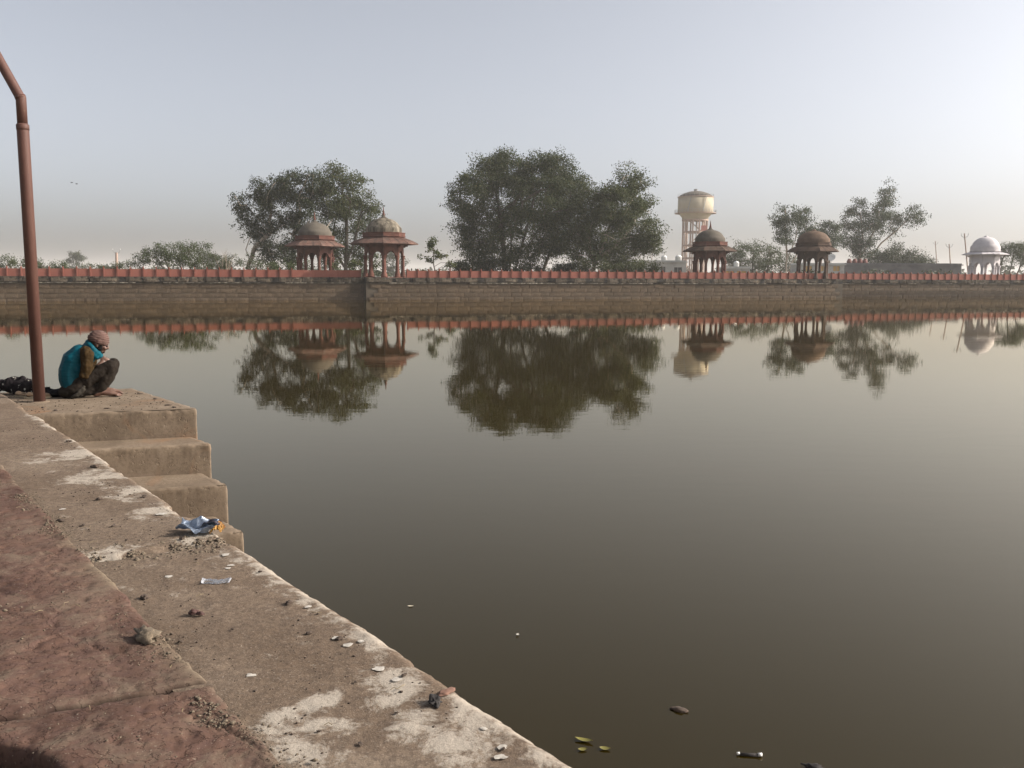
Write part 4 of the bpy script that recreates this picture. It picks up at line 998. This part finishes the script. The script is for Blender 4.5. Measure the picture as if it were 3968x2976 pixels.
def skin():
    t = NT('brown_skin'); v = t.coord(); a = t.noise(v, 14, 4); t.base(t.ramp(a, [(.3, (0.0774, 0.0367, 0.0232)), (.7, (0.1122, 0.0580, 0.0387))])); t.rough(.5)
    t.p.inputs['Subsurface Weight'].default_value = .08; t.p.inputs['Subsurface Radius'].default_value = (0.0099, 0.0040, 0.0025); return t.m
M['skin'] = skin(); M['hair'] = plain('black_hair', (.008, .007, .007), .8, spec=.1)

person = tag(empty('person', (-4.955, 9.76, 1.35), R(19)), 'person in teal vest and knitted hat sitting on the landing, knees drawn up, head bowed', 'person')
N = lambda p, s, k: mnoise.noise((p.x * s, p.y * s, p.z * s + k))
S = -1                                   # near side (towards the viewer) has negative y
# body: one continuous skin mesh
b = bmesh.new()
ball(b, (.318, 0, .622), (.088, .072, .088)); ball(b, (.342, 0, .568), (.064, .060, .070)); ball(b, (.345, 0, .512), (.036, .040, .034))      # skull, face, chin
chain(b, [(.404, 0, .566), (.404, 0, .540)], [.013, .016])                                                    # nose
chain(b, [(.376, -.018, .520), (.376, .018, .520)], [.011, .011])                                             # lips
for s in (-1, 1):
    ball(b, (.305, s * .075, .585), (.018, .012, .028)); ball(b, (.397, s * .028, .572), (.014, .016, .010)); ball(b, (.380, s * .036, .545), (.022, .022, .020))
chain(b, [(.29, 0, .575), (.235, 0, .535)], [.052, .052])
chain(b, [(.19, 0, .52), (.10, 0, .42), (.03, 0, .24), (.02, 0, .10)], [.06, .085, .08, .085], (1, 1.3, 1))
for s in (-1, 1):
    chain(b, [(.19, s*.10, .505), (.215, s*.150, .475), (.172, s*.182, .262), (.295, s*.085, .328)], [.04, .045, .034, .026])      # arm
    chain(b, [(.05, s*.09, .09), (.455, s*.115, .36)], [.075, .052]); chain(b, [(.455, s*.115, .36), (.385, s*.11, .20), (.305, s*.10, .075)], [.05, .048, .032])
    # foot with toes
    chain(b, [(.275, s*.10, .040), (.33, s*.10, .060), (.42, s*.105, .042), (.485, s*.108, .026)], [.038, .040, .034, .024], (1, 1.05, 1))
    for k, (dy, L_, r_) in enumerate(((-.026, .055, .015), (-.006, .050, .012), (.010, .044, .011), (.024, .036, .010), (.036, .028, .009))):
        y0_ = s * .108 + dy * (1 if s > 0 else -1)
        chain(b, [(.470, y0_, .024), (.470 + L_ * .6, y0_, .026), (.470 + L_, y0_, .014)], [r_, r_, r_ * .9])
    # palm and fingers, hands held together above the knees
    yb = s * .030
    chain(b, [(.295, s*.07, .330), (.325, s*.045, .365), (.352, yb, .388)], [.026, .030, .030], (1, .8, 1))
    for k, (off, L_) in enumerate(((.026, .062), (.008, .072), (-.010, .068), (-.026, .052))):
        ax = Vector((.80, 0, .60)); ay = Vector((-.60, 0, .80)); p0 = Vector((.358, yb * 1.1, .392)) + ay * off
        p1 = p0 + ax * L_ * .5 + Vector((0, -s * .004, 0)); p2 = p1 + Vector((.85, -s * .25, .15 - .25)).normalized() * L_ * .35; p3 = p2 + Vector((.5, -s * .5, -.7)).normalized() * L_ * .28
        chain(b, [p0, p1, p2, p3], [.0105, .0098, .009, .008])
    chain(b, [(.335, yb, .392), (.340, yb - s * .002, .425), (.362, yb - s * .012, .446)], [.013, .012, .010])                  # thumb
soft('body', b, .0055, M['skin'], person, 3)
# trousers
b = bmesh.new()
ball(b, (.02, 0, .085), (.125, .165, .088)); ball(b, (.06, 0, .13), (.09, .14, .09))
for s in (-1, 1):
    ball(b, (-.005, s*.085, .075), (.105, .085, .078))
    chain(b, [(.05, s*.095, .105), (.25, s*.115, .245), (.44, s*.118, .352)], [.092, .084, .066])
    chain(b, [(.448, s*.118, .350), (.395, s*.114, .22), (.315, s*.104, .10), (.27, s*.102, .072)], [.067, .070, .058, .050])
    chain(b, [(.30, s*.104, .10), (.12, s*.11, .055)], [.045, .05])                                          # loose cloth under the thigh
soft('trousers', b, .008, M['trousers'], person, 4, lambda p: .010 * N(p, 16, 3) + .008 * abs(N(p, 9, 8)) + .004 * N(p, 40, 1))
# shirt sleeves and hem
b = bmesh.new()
for s in (-1, 1):
    chain(b, [(.190, s*.125, .520), (.215, s*.160, .480), (.205, s*.178, .37), (.175, s*.182, .265)], [.062, .072, .066, .054]); chain(b, [(.175, s*.180, .265), (.24, s*.135, .300), (.275, s*.10, .318)], [.054, .045, .038])
chain(b, [(.20, -.1, .48), (.20, .1, .48)], [.06, .06])
soft('shirt_sleeves', b, .007, M['shirt'], person, 3, lambda p: .011 * N(Vector((p.x * 1.6, p.y, p.z * .6)), 20, 5) + .005 * N(p, 40, 2))
b = bmesh.new(); chain(b, [(.16, -.175, .10), (.09, -.185, .045), (.04, -.175, .02)], [.020, .026, .02]); chain(b, [(.16, -.168, .13), (.11, -.185, .08)], [.02, .02])
soft('shirt_hem', b, .005, M['shirt_hem'], person, 3, lambda p: .004 * N(p, 40, 5))
# vest with high collar
b = bmesh.new()
chain(b, [(.03, 0, .125), (.005, 0, .20), (.012, 0, .315), (.052, 0, .415), (.115, 0, .490)], [.118, .118, .120, .124, .104], (1, 1.45, 1), .3)
ball(b, (.175, 0, .50), (.085, .195, .075)); ball(b, (.10, 0, .30), (.10, .165, .14)); ball(b, (.185, 0, .44), (.075, .15, .10)); ball(b, (.23, 0, .455), (.055, .12, .07))
for k in range(18):                                                                                          # collar ring
    a = 2 * math.pi * k / 18; p = Vector((.262, 0, .545)) + Vector((.62, 0, -.78)) * (.085 * math.cos(a)) + Vector((0, 1, 0)) * (.094 * math.sin(a))
    ball(b, p, (.032, .030, .034)); ball(b, p + Vector((-.02, 0, -.03)), (.034, .032, .036))
chain(b, [(.30, 0, .50), (.325, 0, .455)], [.045, .032], (1, 1.6, 1))
soft('vest', b, .008, M['vest'], person, 4, lambda p: .006 * N(p, 9, 3) + .004 * N(Vector((p.x, p.y, p.z * 2.2)), 20, 8))
# knitted hat, beard
b = bmesh.new()
Rt = Matrix.Translation((.318, 0, .645)) @ Matrix.Rotation(R(24), 4, 'Y')
bmesh.ops.create_uvsphere(b, u_segments=48, v_segments=32, radius=1.0, matrix=Rt @ Matrix.Diagonal((.108, .092, .105, 1)))
hm = bpy.data.meshes.new('knitted_hat'); Ri = Rt.inverted()
bmesh.ops.delete(b, geom=[v_ for v_ in b.verts if (Ri @ v_.co).z < -.045], context='VERTS')
for v_ in b.verts:
    q = Ri @ v_.co; d_ = (v_.co - Vector((.318, 0, .645))).normalized()
    v_.co += d_ * (.0045 * math.sin(q.z * 260 + 6 * N(v_.co, 14, 2)) * (1 if q.z < .05 else .35) + .006 * N(v_.co, 24, 4) + (.006 if q.z < 0 else 0))
bmesh.ops.solidify(b, geom=b.faces[:], thickness=.004); b.to_mesh(hm); b.free(); link('knitted_hat', hm, M['hat'], person, True)
b = bmesh.new(); ball(b, (.400, -.026, .566), (.012, .020, .014)); ball(b, (.400, .026, .566), (.012, .020, .014)); ball(b, (.388, 0, .530), (.012, .026, .008)); ball(b, (.350, 0, .502), (.030, .036, .020)); ball(b, (.328, -.057, .556), (.034, .012, .040)); ball(b, (.328, .057, .556), (.034, .012, .040))
soft('hair', b, .004, M['hair'], person, 1, lambda p: .003 * N(p, 90, 1))

# dark cloth behind the person and spotted bag by the pole
b = bmesh.new(); ball(b, (0, 0, .035), (.10, .10, .05)); ball(b, (-.11, .02, .04), (.07, .08, .05)); chain(b, [(-.10, 0, .07), (-.085, 0, .105)], [.02, .008]); chain(b, [(-.16, 0, .05), (-.12, 0, .085)], [.03, .02]); ball(b, (.08, 0, .03), (.08, .09, .035))
o = soft('folded_shawl', b, .008, M['black_cloth'], None, 3, lambda p: .012 * N(p, 22, 2)); o.location = (-5.13, 9.82, 1.352); tag(o, 'black crumpled cloth lying behind the seated person by the pole', 'cloth')
b = bmesh.new(); ball(b, (0, 0, .06), (.15, .12, .07)); ball(b, (.10, .02, .055), (.09, .09, .065)); ball(b, (-.14, 0, .075), (.12, .10, .06)); ball(b, (-.02, .02, .11), (.05, .05, .045)); ball(b, (-.27, 0, .08), (.10, .08, .05)); ball(b, (-.10, .02, .12), (.06, .05, .03))
o = soft('cloth_bundle', b, .009, M['spotted'], None, 3, lambda p: .018 * N(p, 18, 2) + .010 * N(p, 40, 3)); o.location = (-5.60, 9.98, 1.352); o.scale = (1.05, 1, 1.35); tag(o, 'black cloth bundle with white spots lying on the landing left of the pole', 'bundle')
M['shoe'] = plain('tan_shoe_leather', (.20, .13, .07), .6); M['sole'] = plain('pale_shoe_sole', (.34, .28, .19), .8)
for i, (x, y, rz, lb) in enumerate(((-5.27, 9.66, 10, 'tan slip-on shoe lying just left of the pole base'), (-5.44, 9.72, -14, 'tan slip-on shoe farther left, half hidden by the ledge edge'))):
    e = tag(empty('shoe', (x, y, 1.352), R(rz)), lb, 'shoe', 'pair of shoes left of the pole')
    b = MB(); out = [(-.13, -.03), (-.10, -.04), (0, -.038), (.08, -.046), (.125, -.03), (.14, 0), (.125, .03), (.08, .046), (0, .038), (-.10, .04), (-.13, .03)]; n = len(out)
    b.v = [(p, q, 0) for p, q in out] + [(p * 1.02, q * 1.02, .018) for p, q in out]; b.f = [tuple(range(n))[::-1], tuple(range(n, 2*n))] + [(k, (k+1) % n, n + (k+1) % n, n + k) for k in range(n)]
    b.build('sole', M['sole'], e)
    q = bmesh.new(); ball(q, (.07, 0, .030), (.065, .038, .030)); ball(q, (-.09, -.0, .04), (.035, .034, .030)); chain(q, [(.02, -.034, .03), (-.09, -.034, .04)], [.012, .014]); chain(q, [(.02, .034, .03), (-.09, .034, .04)], [.012, .014])
    soft('upper', q, .005, M['shoe'], e, 2)

# ------------------------------------------------------------------ litter and dirt on the ledge
def foil_mat(name, c0, c1, metal=.85, rough=.32):
    t = NT(name); v = t.coord(); a = t.noise(v, 16, 5, .65); t.base(t.ramp(a, [(.4, c0), (.6, c1)])); t.p.inputs['Metallic'].default_value = metal; t.rough(rough)
    t.bump(t.noise(v, 45, 5, .7), .7, .006); return t.m
def crumple(name, w, d, fn, mat, parent, n=26, m_=16, th=.0012):
    V = []; 
    for i in range(n):
        for j in range(m_): V.append(fn(i / (n - 1), j / (m_ - 1), w, d))
    bm_ = bmesh.new(); vs_ = [bm_.verts.new(p) for p in V]
    for i in range(n - 1):
        for j in range(m_ - 1): bm_.faces.new((vs_[i*m_ + j], vs_[(i+1)*m_ + j], vs_[(i+1)*m_ + j + 1], vs_[i*m_ + j + 1]))
    bmesh.ops.solidify(bm_, geom=bm_.faces[:], thickness=th)
    me = bpy.data.meshes.new(name); bm_.to_mesh(me); bm_.free(); return link(name, me, mat, parent)
wr = tag(empty('snack_wrapper', (-1.60, 4.36, 1.405), R(4)), 'crumpled open silver snack wrapper with orange end on the ledge edge', 'wrapper')
wr.scale = (1.1, 1.1, 1.1)
def f1(u, v, w, d):
    x = (u - .5) * w; y = (v - .5) * d; c = abs(v - .5) * 2
    z = .012 + .040 * c ** 1.6 * (1 if v > .5 else .55) + .012 * math.sin(u * 9 + v * 3) * c + .018 * mnoise.noise((u * 5, v * 4, 2)) + .02 * max(0, .25 - u)
    if v < .5: z += .010 * math.sin(u * 7)
    return (x + .012 * mnoise.noise((u * 4, v * 4, 7)), y - .02 * (c if v > .5 else 0) + .012 * mnoise.noise((u * 6, v * 3, 11)), max(.003, z))
crumple('silver_sheet', .17, .13, f1, foil_mat('silver_foil', (.30, .36, .46), (.62, .68, .76)), wr)
def f2(u, v, w, d):
    x = (u - .5) * w; y = (v - .5) * d; z = .006 + .030 * math.sin(u * math.pi) * (.6 + .4 * math.sin(v * 8)) + .016 * mnoise.noise((u * 6, v * 6, 4))
    return (.088 + x * .8, y - .015 + u * .03, max(.003, z))
crumple('orange_end', .055, .085, f2, foil_mat('orange_print', (.20, .08, .015), (.34, .18, .04), .3, .4), wr, 14, 14)
def f3(u, v, w, d):
    x = (u - .5) * w; y = (v - .5) * d; return (.045 + x, y + .035, .014 + .030 * math.sin(u * 2.6) + .010 * mnoise.noise((u * 5, v * 5, 9)))
crumple('dark_inside', .10, .06, f3, foil_mat('dark_foil', (.035, .03, .04), (.10, .085, .11), .6, .4), wr, 14, 10)
# clear sachet
t = NT('clear_plastic'); gl = t.n('ShaderNodeBsdfGlossy', i_Roughness=.12); tp = t.n('ShaderNodeBsdfTransparent'); df = t.n('ShaderNodeBsdfDiffuse'); df.inputs[0].default_value = (.7, .7, .72, 1)
fr = t.n('ShaderNodeLayerWeight', i_Blend=.22); mx = t.n('ShaderNodeMixShader'); t.l(fr.outputs[0], mx.inputs[0]); t.l(tp.outputs[0], mx.inputs[1]); t.l(gl.outputs[0], mx.inputs[2]); m2 = t.n('ShaderNodeMixShader', i_0=.12); t.l(mx.outputs[0], m2.inputs[1]); t.l(df.outputs[0], m2.inputs[2]); t.l(m2.outputs[0], t.out.inputs[0]); M['clear'] = t.m
sc = tag(empty('plastic_sachet', (-1.26, 3.62, 1.403), R(6)), 'small empty clear plastic sachet lying flat on the ledge', 'sachet')
def f4(u, v, w, d):
    return ((u - .5) * w, (v - .5) * d + .006 * math.sin(u * 8), .004 + .010 * math.sin(v * math.pi) * (.4 + abs(u - .5)) + .004 * mnoise.noise((u * 7, v * 5, 1)) + .012 * max(0, abs(u - .5) - .42) * 8)
crumple('pouch', .115, .055, f4, M['clear'], sc, 24, 12, .001)
for u0_ in (-.056, .052):
    bq = MB(); bq.box((u0_, -.027, .006), (u0_ + .006, .027, .0085)); bq.build('seal', plain('white_seal', (.36, .36, .38), .4), sc)
# clods and dry leaves, one by one
def lump(r_, seed, flat=.6, rough=.45):
    b = bmesh.new(); bmesh.ops.create_icosphere(b, subdivisions=3, radius=1.0)
    for v_ in b.verts:
        d_ = 1 + rough * mnoise.noise(v_.co * 1.7 + Vector((seed, 0, 0))) + rough * .5 * mnoise.noise(v_.co * 4.5 + Vector((seed, 3, 0)))
        v_.co = Vector((v_.co.x * d_ * r_, v_.co.y * d_ * r_ * .8, max(-.2, v_.co.z * d_) * r_ * flat))
    me = bpy.data.meshes.new('clod'); b.to_mesh(me); b.free(); return me
M['dung'] = plain('dark_dried_dirt', (.050, .034, .024), .95, var=.4, scale=60, bump=.5)
M['brown_lump'] = plain('red_brown_lump', (.045, .017, .012), .8, var=.3, scale=50, bump=.4); M['earth_clod'] = plain('grey_brown_earth_clod', (.105, .08, .054), .95, var=.45, scale=70, bump=.8)
M['black_lump'] = plain('black_charred_lump', (.016, .013, .012), .9, var=.4, scale=60, bump=.6)
def single(name, label, cat, x, y, z, r_, seed, mat, flat=.6, rough=.45, sx=1.0, group=None):
    o = link(name, lump(r_, seed, flat, rough), mat, None, True); o.location = (x, y, z); o.scale = (sx, 1, 1); o.rotation_euler = (0, 0, R(seed * 40)); return tag(o, label, cat, group)
single('dung_lump', 'shiny red-brown lump casting a small shadow in the middle of the ledge', 'lump', -1.225, 3.255, 1.412, .016, 1.3, M['brown_lump'], .8, .5, 1.3)
single('dung_lump', 'smaller half of the red-brown lump touching it on the right', 'lump', -1.195, 3.245, 1.410, .013, 4.3, M['brown_lump'], .8, .5, 1.1)
single('earth_clod', 'large crumbly earth clod at the edge of the red sandstone slab', 'clod', -1.30, 3.00, 1.425, .042, 7.7, M['earth_clod'], .62, .7, 1.3)
single('black_lump', 'black charred lump among the white stains near the water edge', 'lump', -.232, 2.552, 1.408, .022, 2.6, M['black_lump'], .75, .7, 1.4)
single('orange_shard', 'flat orange-brown shard beside the black lump near the water edge', 'shard', -.20, 2.625, 1.406, .022, 5.6, plain('terracotta_shard', (.16, .085, .058), .85), .25, .35, 1.5)
for i, (x, y, w) in enumerate([q for q in [(-2.85,5.89,.056),(-2.41,5.01,.037),(-2.17,5.07,.04),(-2.4,4.55,.038),(-3.49,6.81,.047),(-2.24,4.47,.024),(-1.18,3,.019),(-.74,3.08,.024),(-.89,3.38,.036),(-1.49,3.43,.04),(-1.11,3.75,.018),(-.02,2.29,.014),(-.42,2.31,.017),
                               (-.55,2.38,.013),(-.35,2.74,.02),(-.5,2.69,.013),(-1.03,3.11,.013),(-.62,3.03,.026),(-.81,3.55,.019),(-2.08,4.46,.024),(-5.56,9.6,.051),(-5.11,9.09,.043),(-.93,3.67,.027),(-1.64,4.24,.031),(-1.28,4.2,.031),(-.34,2.49,.013),(-.14,2.76,.012),(-2.21,4.05,.019)] if (q[0] - .182) * NX + (q[1] - 2.204) * NY > .05]):
    single('dirt_clod', 'small dark dirt clod lying on the concrete ledge', 'clod', x, y, 1.406, w * .42, i * 1.37, M['dung'], .55, .6, 1.25, 'small dark clods on the ledge')
for i, (x, y) in enumerate(((-3.62, 9.15), (-4.6, 8.75), (-4.15, 8.90), (-3.5, 9.0), (-4.3, 10.05), (-3.95, 9.62))):
    single('dirt_clod', 'small dark dirt clod lying on the top landing of the steps', 'clod', x, y, 1.353, .022, i * 2.37 + .4, M['dung'], .4, .6, 1.4, 'small dark clods on the landing')

def crumbs(name, label, P, size, mat):
    """many small faceted crumbs in one mesh"""
    O = np.array([[1,0,0],[-1,0,0],[0,1,0],[0,-1,0],[0,0,1],[0,0,-.6]], float); Fc = np.array([[0,2,4],[2,1,4],[1,3,4],[3,0,4],[2,0,5],[1,2,5],[3,1,5],[0,3,5]])
    n = len(P); sc_ = size[:, None, None] * rng.uniform(.45, 1.3, (n, 6, 3)); a = rng.uniform(0, 6.28, n); ca, sa = np.cos(a)[:, None], np.sin(a)[:, None]
    V = O[None] * sc_; V[:, :, 2] *= .6; V = np.stack([V[:, :, 0] * ca - V[:, :, 1] * sa, V[:, :, 0] * sa + V[:, :, 1] * ca, V[:, :, 2]], -1) + P[:, None, :]
    return tag(link(name, npmesh(name, V.reshape(-1, 3), (np.arange(n)[:, None, None] * 6 + Fc[None]).reshape(-1, 3)), mat), label, 'dirt', kind='stuff')
def scatter(n, t0, t1, fs, z, seed=0, thr=.5, sc_=3.0):
    t_ = t0 + (t1 - t0) * rng.uniform(0, 1, n) ** 1.0; s_ = fs(n); k = fbm(t_ * sc_, s_ * sc_ * 1.5, seed, 3) > thr
    t_, s_ = t_[k], s_[k]; return np.stack([.182 + EX * t_ + NX * s_, 2.204 + EY * t_ + NY * s_, np.full(len(t_), z)], 1)
P = scatter(11000, -5.5, .5, lambda n: .665 + rng.normal(0, .045, n), 1.413, 3, .53, 3.4)
crumbs('loose_soil', 'pale crumbly soil gathered along the joint between ledge and red slabs', P, rng.gamma(1.6, .0017, len(P)), M['earth_clod'])
P = scatter(2600, -6.0, .6, lambda n: rng.uniform(.65, 1.5, n), 1.424, 6, .58, 3.0)
crumbs('grit', 'fine grit scattered over the red sandstone slabs', P, rng.gamma(2, .0014, len(P)), M['earth_clod'])
P = scatter(2600, -7.0, .6, lambda n: rng.uniform(.07, .62, n), 1.402, 9, .50, 2.0)
crumbs('dark_grit', 'fine dark grit scattered over the concrete ledge', P, rng.gamma(2, .0014, len(P)), M['dung'])
P = scatter(1500, -2.85, -2.45, lambda n: rng.uniform(.02, .62, n), 1.395, 12, .42, 8.0)
crumbs('rubble', 'broken concrete crumbs in the cracked band across the ledge', P, rng.gamma(2.4, .0028, len(P)), M['earth_clod'])
P = np.stack([rng.uniform(0, 1, 700) for _ in range(3)], 1); uu = P[:, 0]; vv = P[:, 1]
P = np.stack([-3.34 - .64 * 1.9 * uu - .955 * 1.5 * vv, 8.97 + .768 * 1.9 * uu - .296 * 1.5 * vv, np.full(700, 1.352)], 1)
crumbs('landing_grit', 'fine dark grit scattered over the top landing of the steps', P[:500], rng.gamma(2, .0028, 500), M['dung'])
st = MB()
for i in range(18):
    t_, s_ = random.uniform(-4, .3), random.uniform(.05, 1.0); x, y = ledge(t_, s_); a = random.uniform(0, 6.28); L_ = random.uniform(.015, .05)
    z = 1.408 if s_ < .62 else 1.428
    st.tube([(x, y, z), (x + L_ * .5 * math.cos(a), y + L_ * .5 * math.sin(a), z + .005), (x + L_ * math.cos(a + .35), y + L_ * math.sin(a + .35), z)], .0011, 4)
tag(st.build('straw', plain('dry_straw', (.20, .155, .09), .8)), 'bits of dry straw scattered on the ledge and slabs', 'straw', kind='stuff')

# ------------------------------------------------------------------ things floating on the water
M['yellow_leaf'] = plain('yellow_green_leaf', (.13, .115, .022), .5, var=.25, scale=30)
def leaf(label, x, y, L_, w, rz, mat, curl=.3, group='leaves floating near the ledge'):
    b = MB(); n = 9
    for i in range(n):
        u = i / (n - 1); ww = w * math.sin(math.pi * u) ** .7 * (1 - .25 * u); z = .004 + .010 * curl * (2 * u - 1) ** 2
        b.v += [(L_ * (u - .5), -ww, z + .006 * curl), (L_ * (u - .5), 0, z), (L_ * (u - .5), ww, z + .008 * curl)]
    for i in range(n - 1):
        for j in range(2): b.f.append((i*3 + j, i*3 + 3 + j, i*3 + 4 + j, i*3 + 1 + j))
    o = b.build('floating_leaf', mat, None, True); o.location = (x, y, .002); o.rotation_euler = (0, 0, R(rz)); return tag(o, label, 'leaf', group)
leaf('largest of the three yellow-green leaves floating near the ledge', .43, 4.86, .11, .022, 160, M['yellow_leaf'], .8)
leaf('small yellow-green leaf floating just below the largest one', .415, 4.76, .055, .018, 10, M['yellow_leaf'], .4)
leaf('yellow-green leaf floating to the right of the other two', .545, 4.77, .065, .020, -10, M['yellow_leaf'], .5)
single('floating_lump', 'dark brown lump floating alone in the open water', 'lump', 1.062, 5.234, .004, .036, 3.9, M['dung'], .45, .4, 1.4)
single('floating_debris', 'dark knobbly debris floating at the bottom edge', 'debris', 1.70, 4.585, .004, .030, 8.4, M['black_lump'], .5, .9, 1.8)
fl = tag(empty('floating_stick', (1.36, 4.71, .006), R(-6)), 'short dark stick with white caps floating near the bottom edge', 'stick')
b = MB(); b.tube([(-.055, 0, 0), (.05, 0, 0)], .010, 10); b.build('shaft', M['black_lump'], fl, True)
for x0_, x1_, r_ in ((-.070, -.053, .008), (.048, .072, .010)): b = MB(); b.tube([(x0_, 0, .004), (x1_, 0, .006)], r_, 12); b.build('cap', M['plastic_white'], fl, True)
leaf('small pale flake floating near the middle of the ledge', -.83, 6.97, .05, .012, 0, plain('pale_flake', (.45, .40, .30), .6), .2, 'pale flakes on the water')
leaf('tiny pale flake floating alone in the middle of the water', .05, 6.39, .03, .014, 60, plain('white_flake', (.55, .52, .46), .6), .5, 'pale flakes on the water')

# ------------------------------------------------------------------ haze over the whole place
hz = MB(); hz.box((-3300, -3300, -4.0), (3300, 3300, 44.0))
t = NT('haze_air'); t.t.nodes.remove(t.p); pv = t.n('ShaderNodeVolumePrincipled'); pv.inputs['Color'].default_value = (1.0, .985, .965, 1); pv.inputs['Density'].default_value = .00027; pv.inputs['Anisotropy'].default_value = .15
t.l(pv.outputs[0], t.out.inputs['Volume'])
tag(hz.build('haze', t.m), kind='stuff')
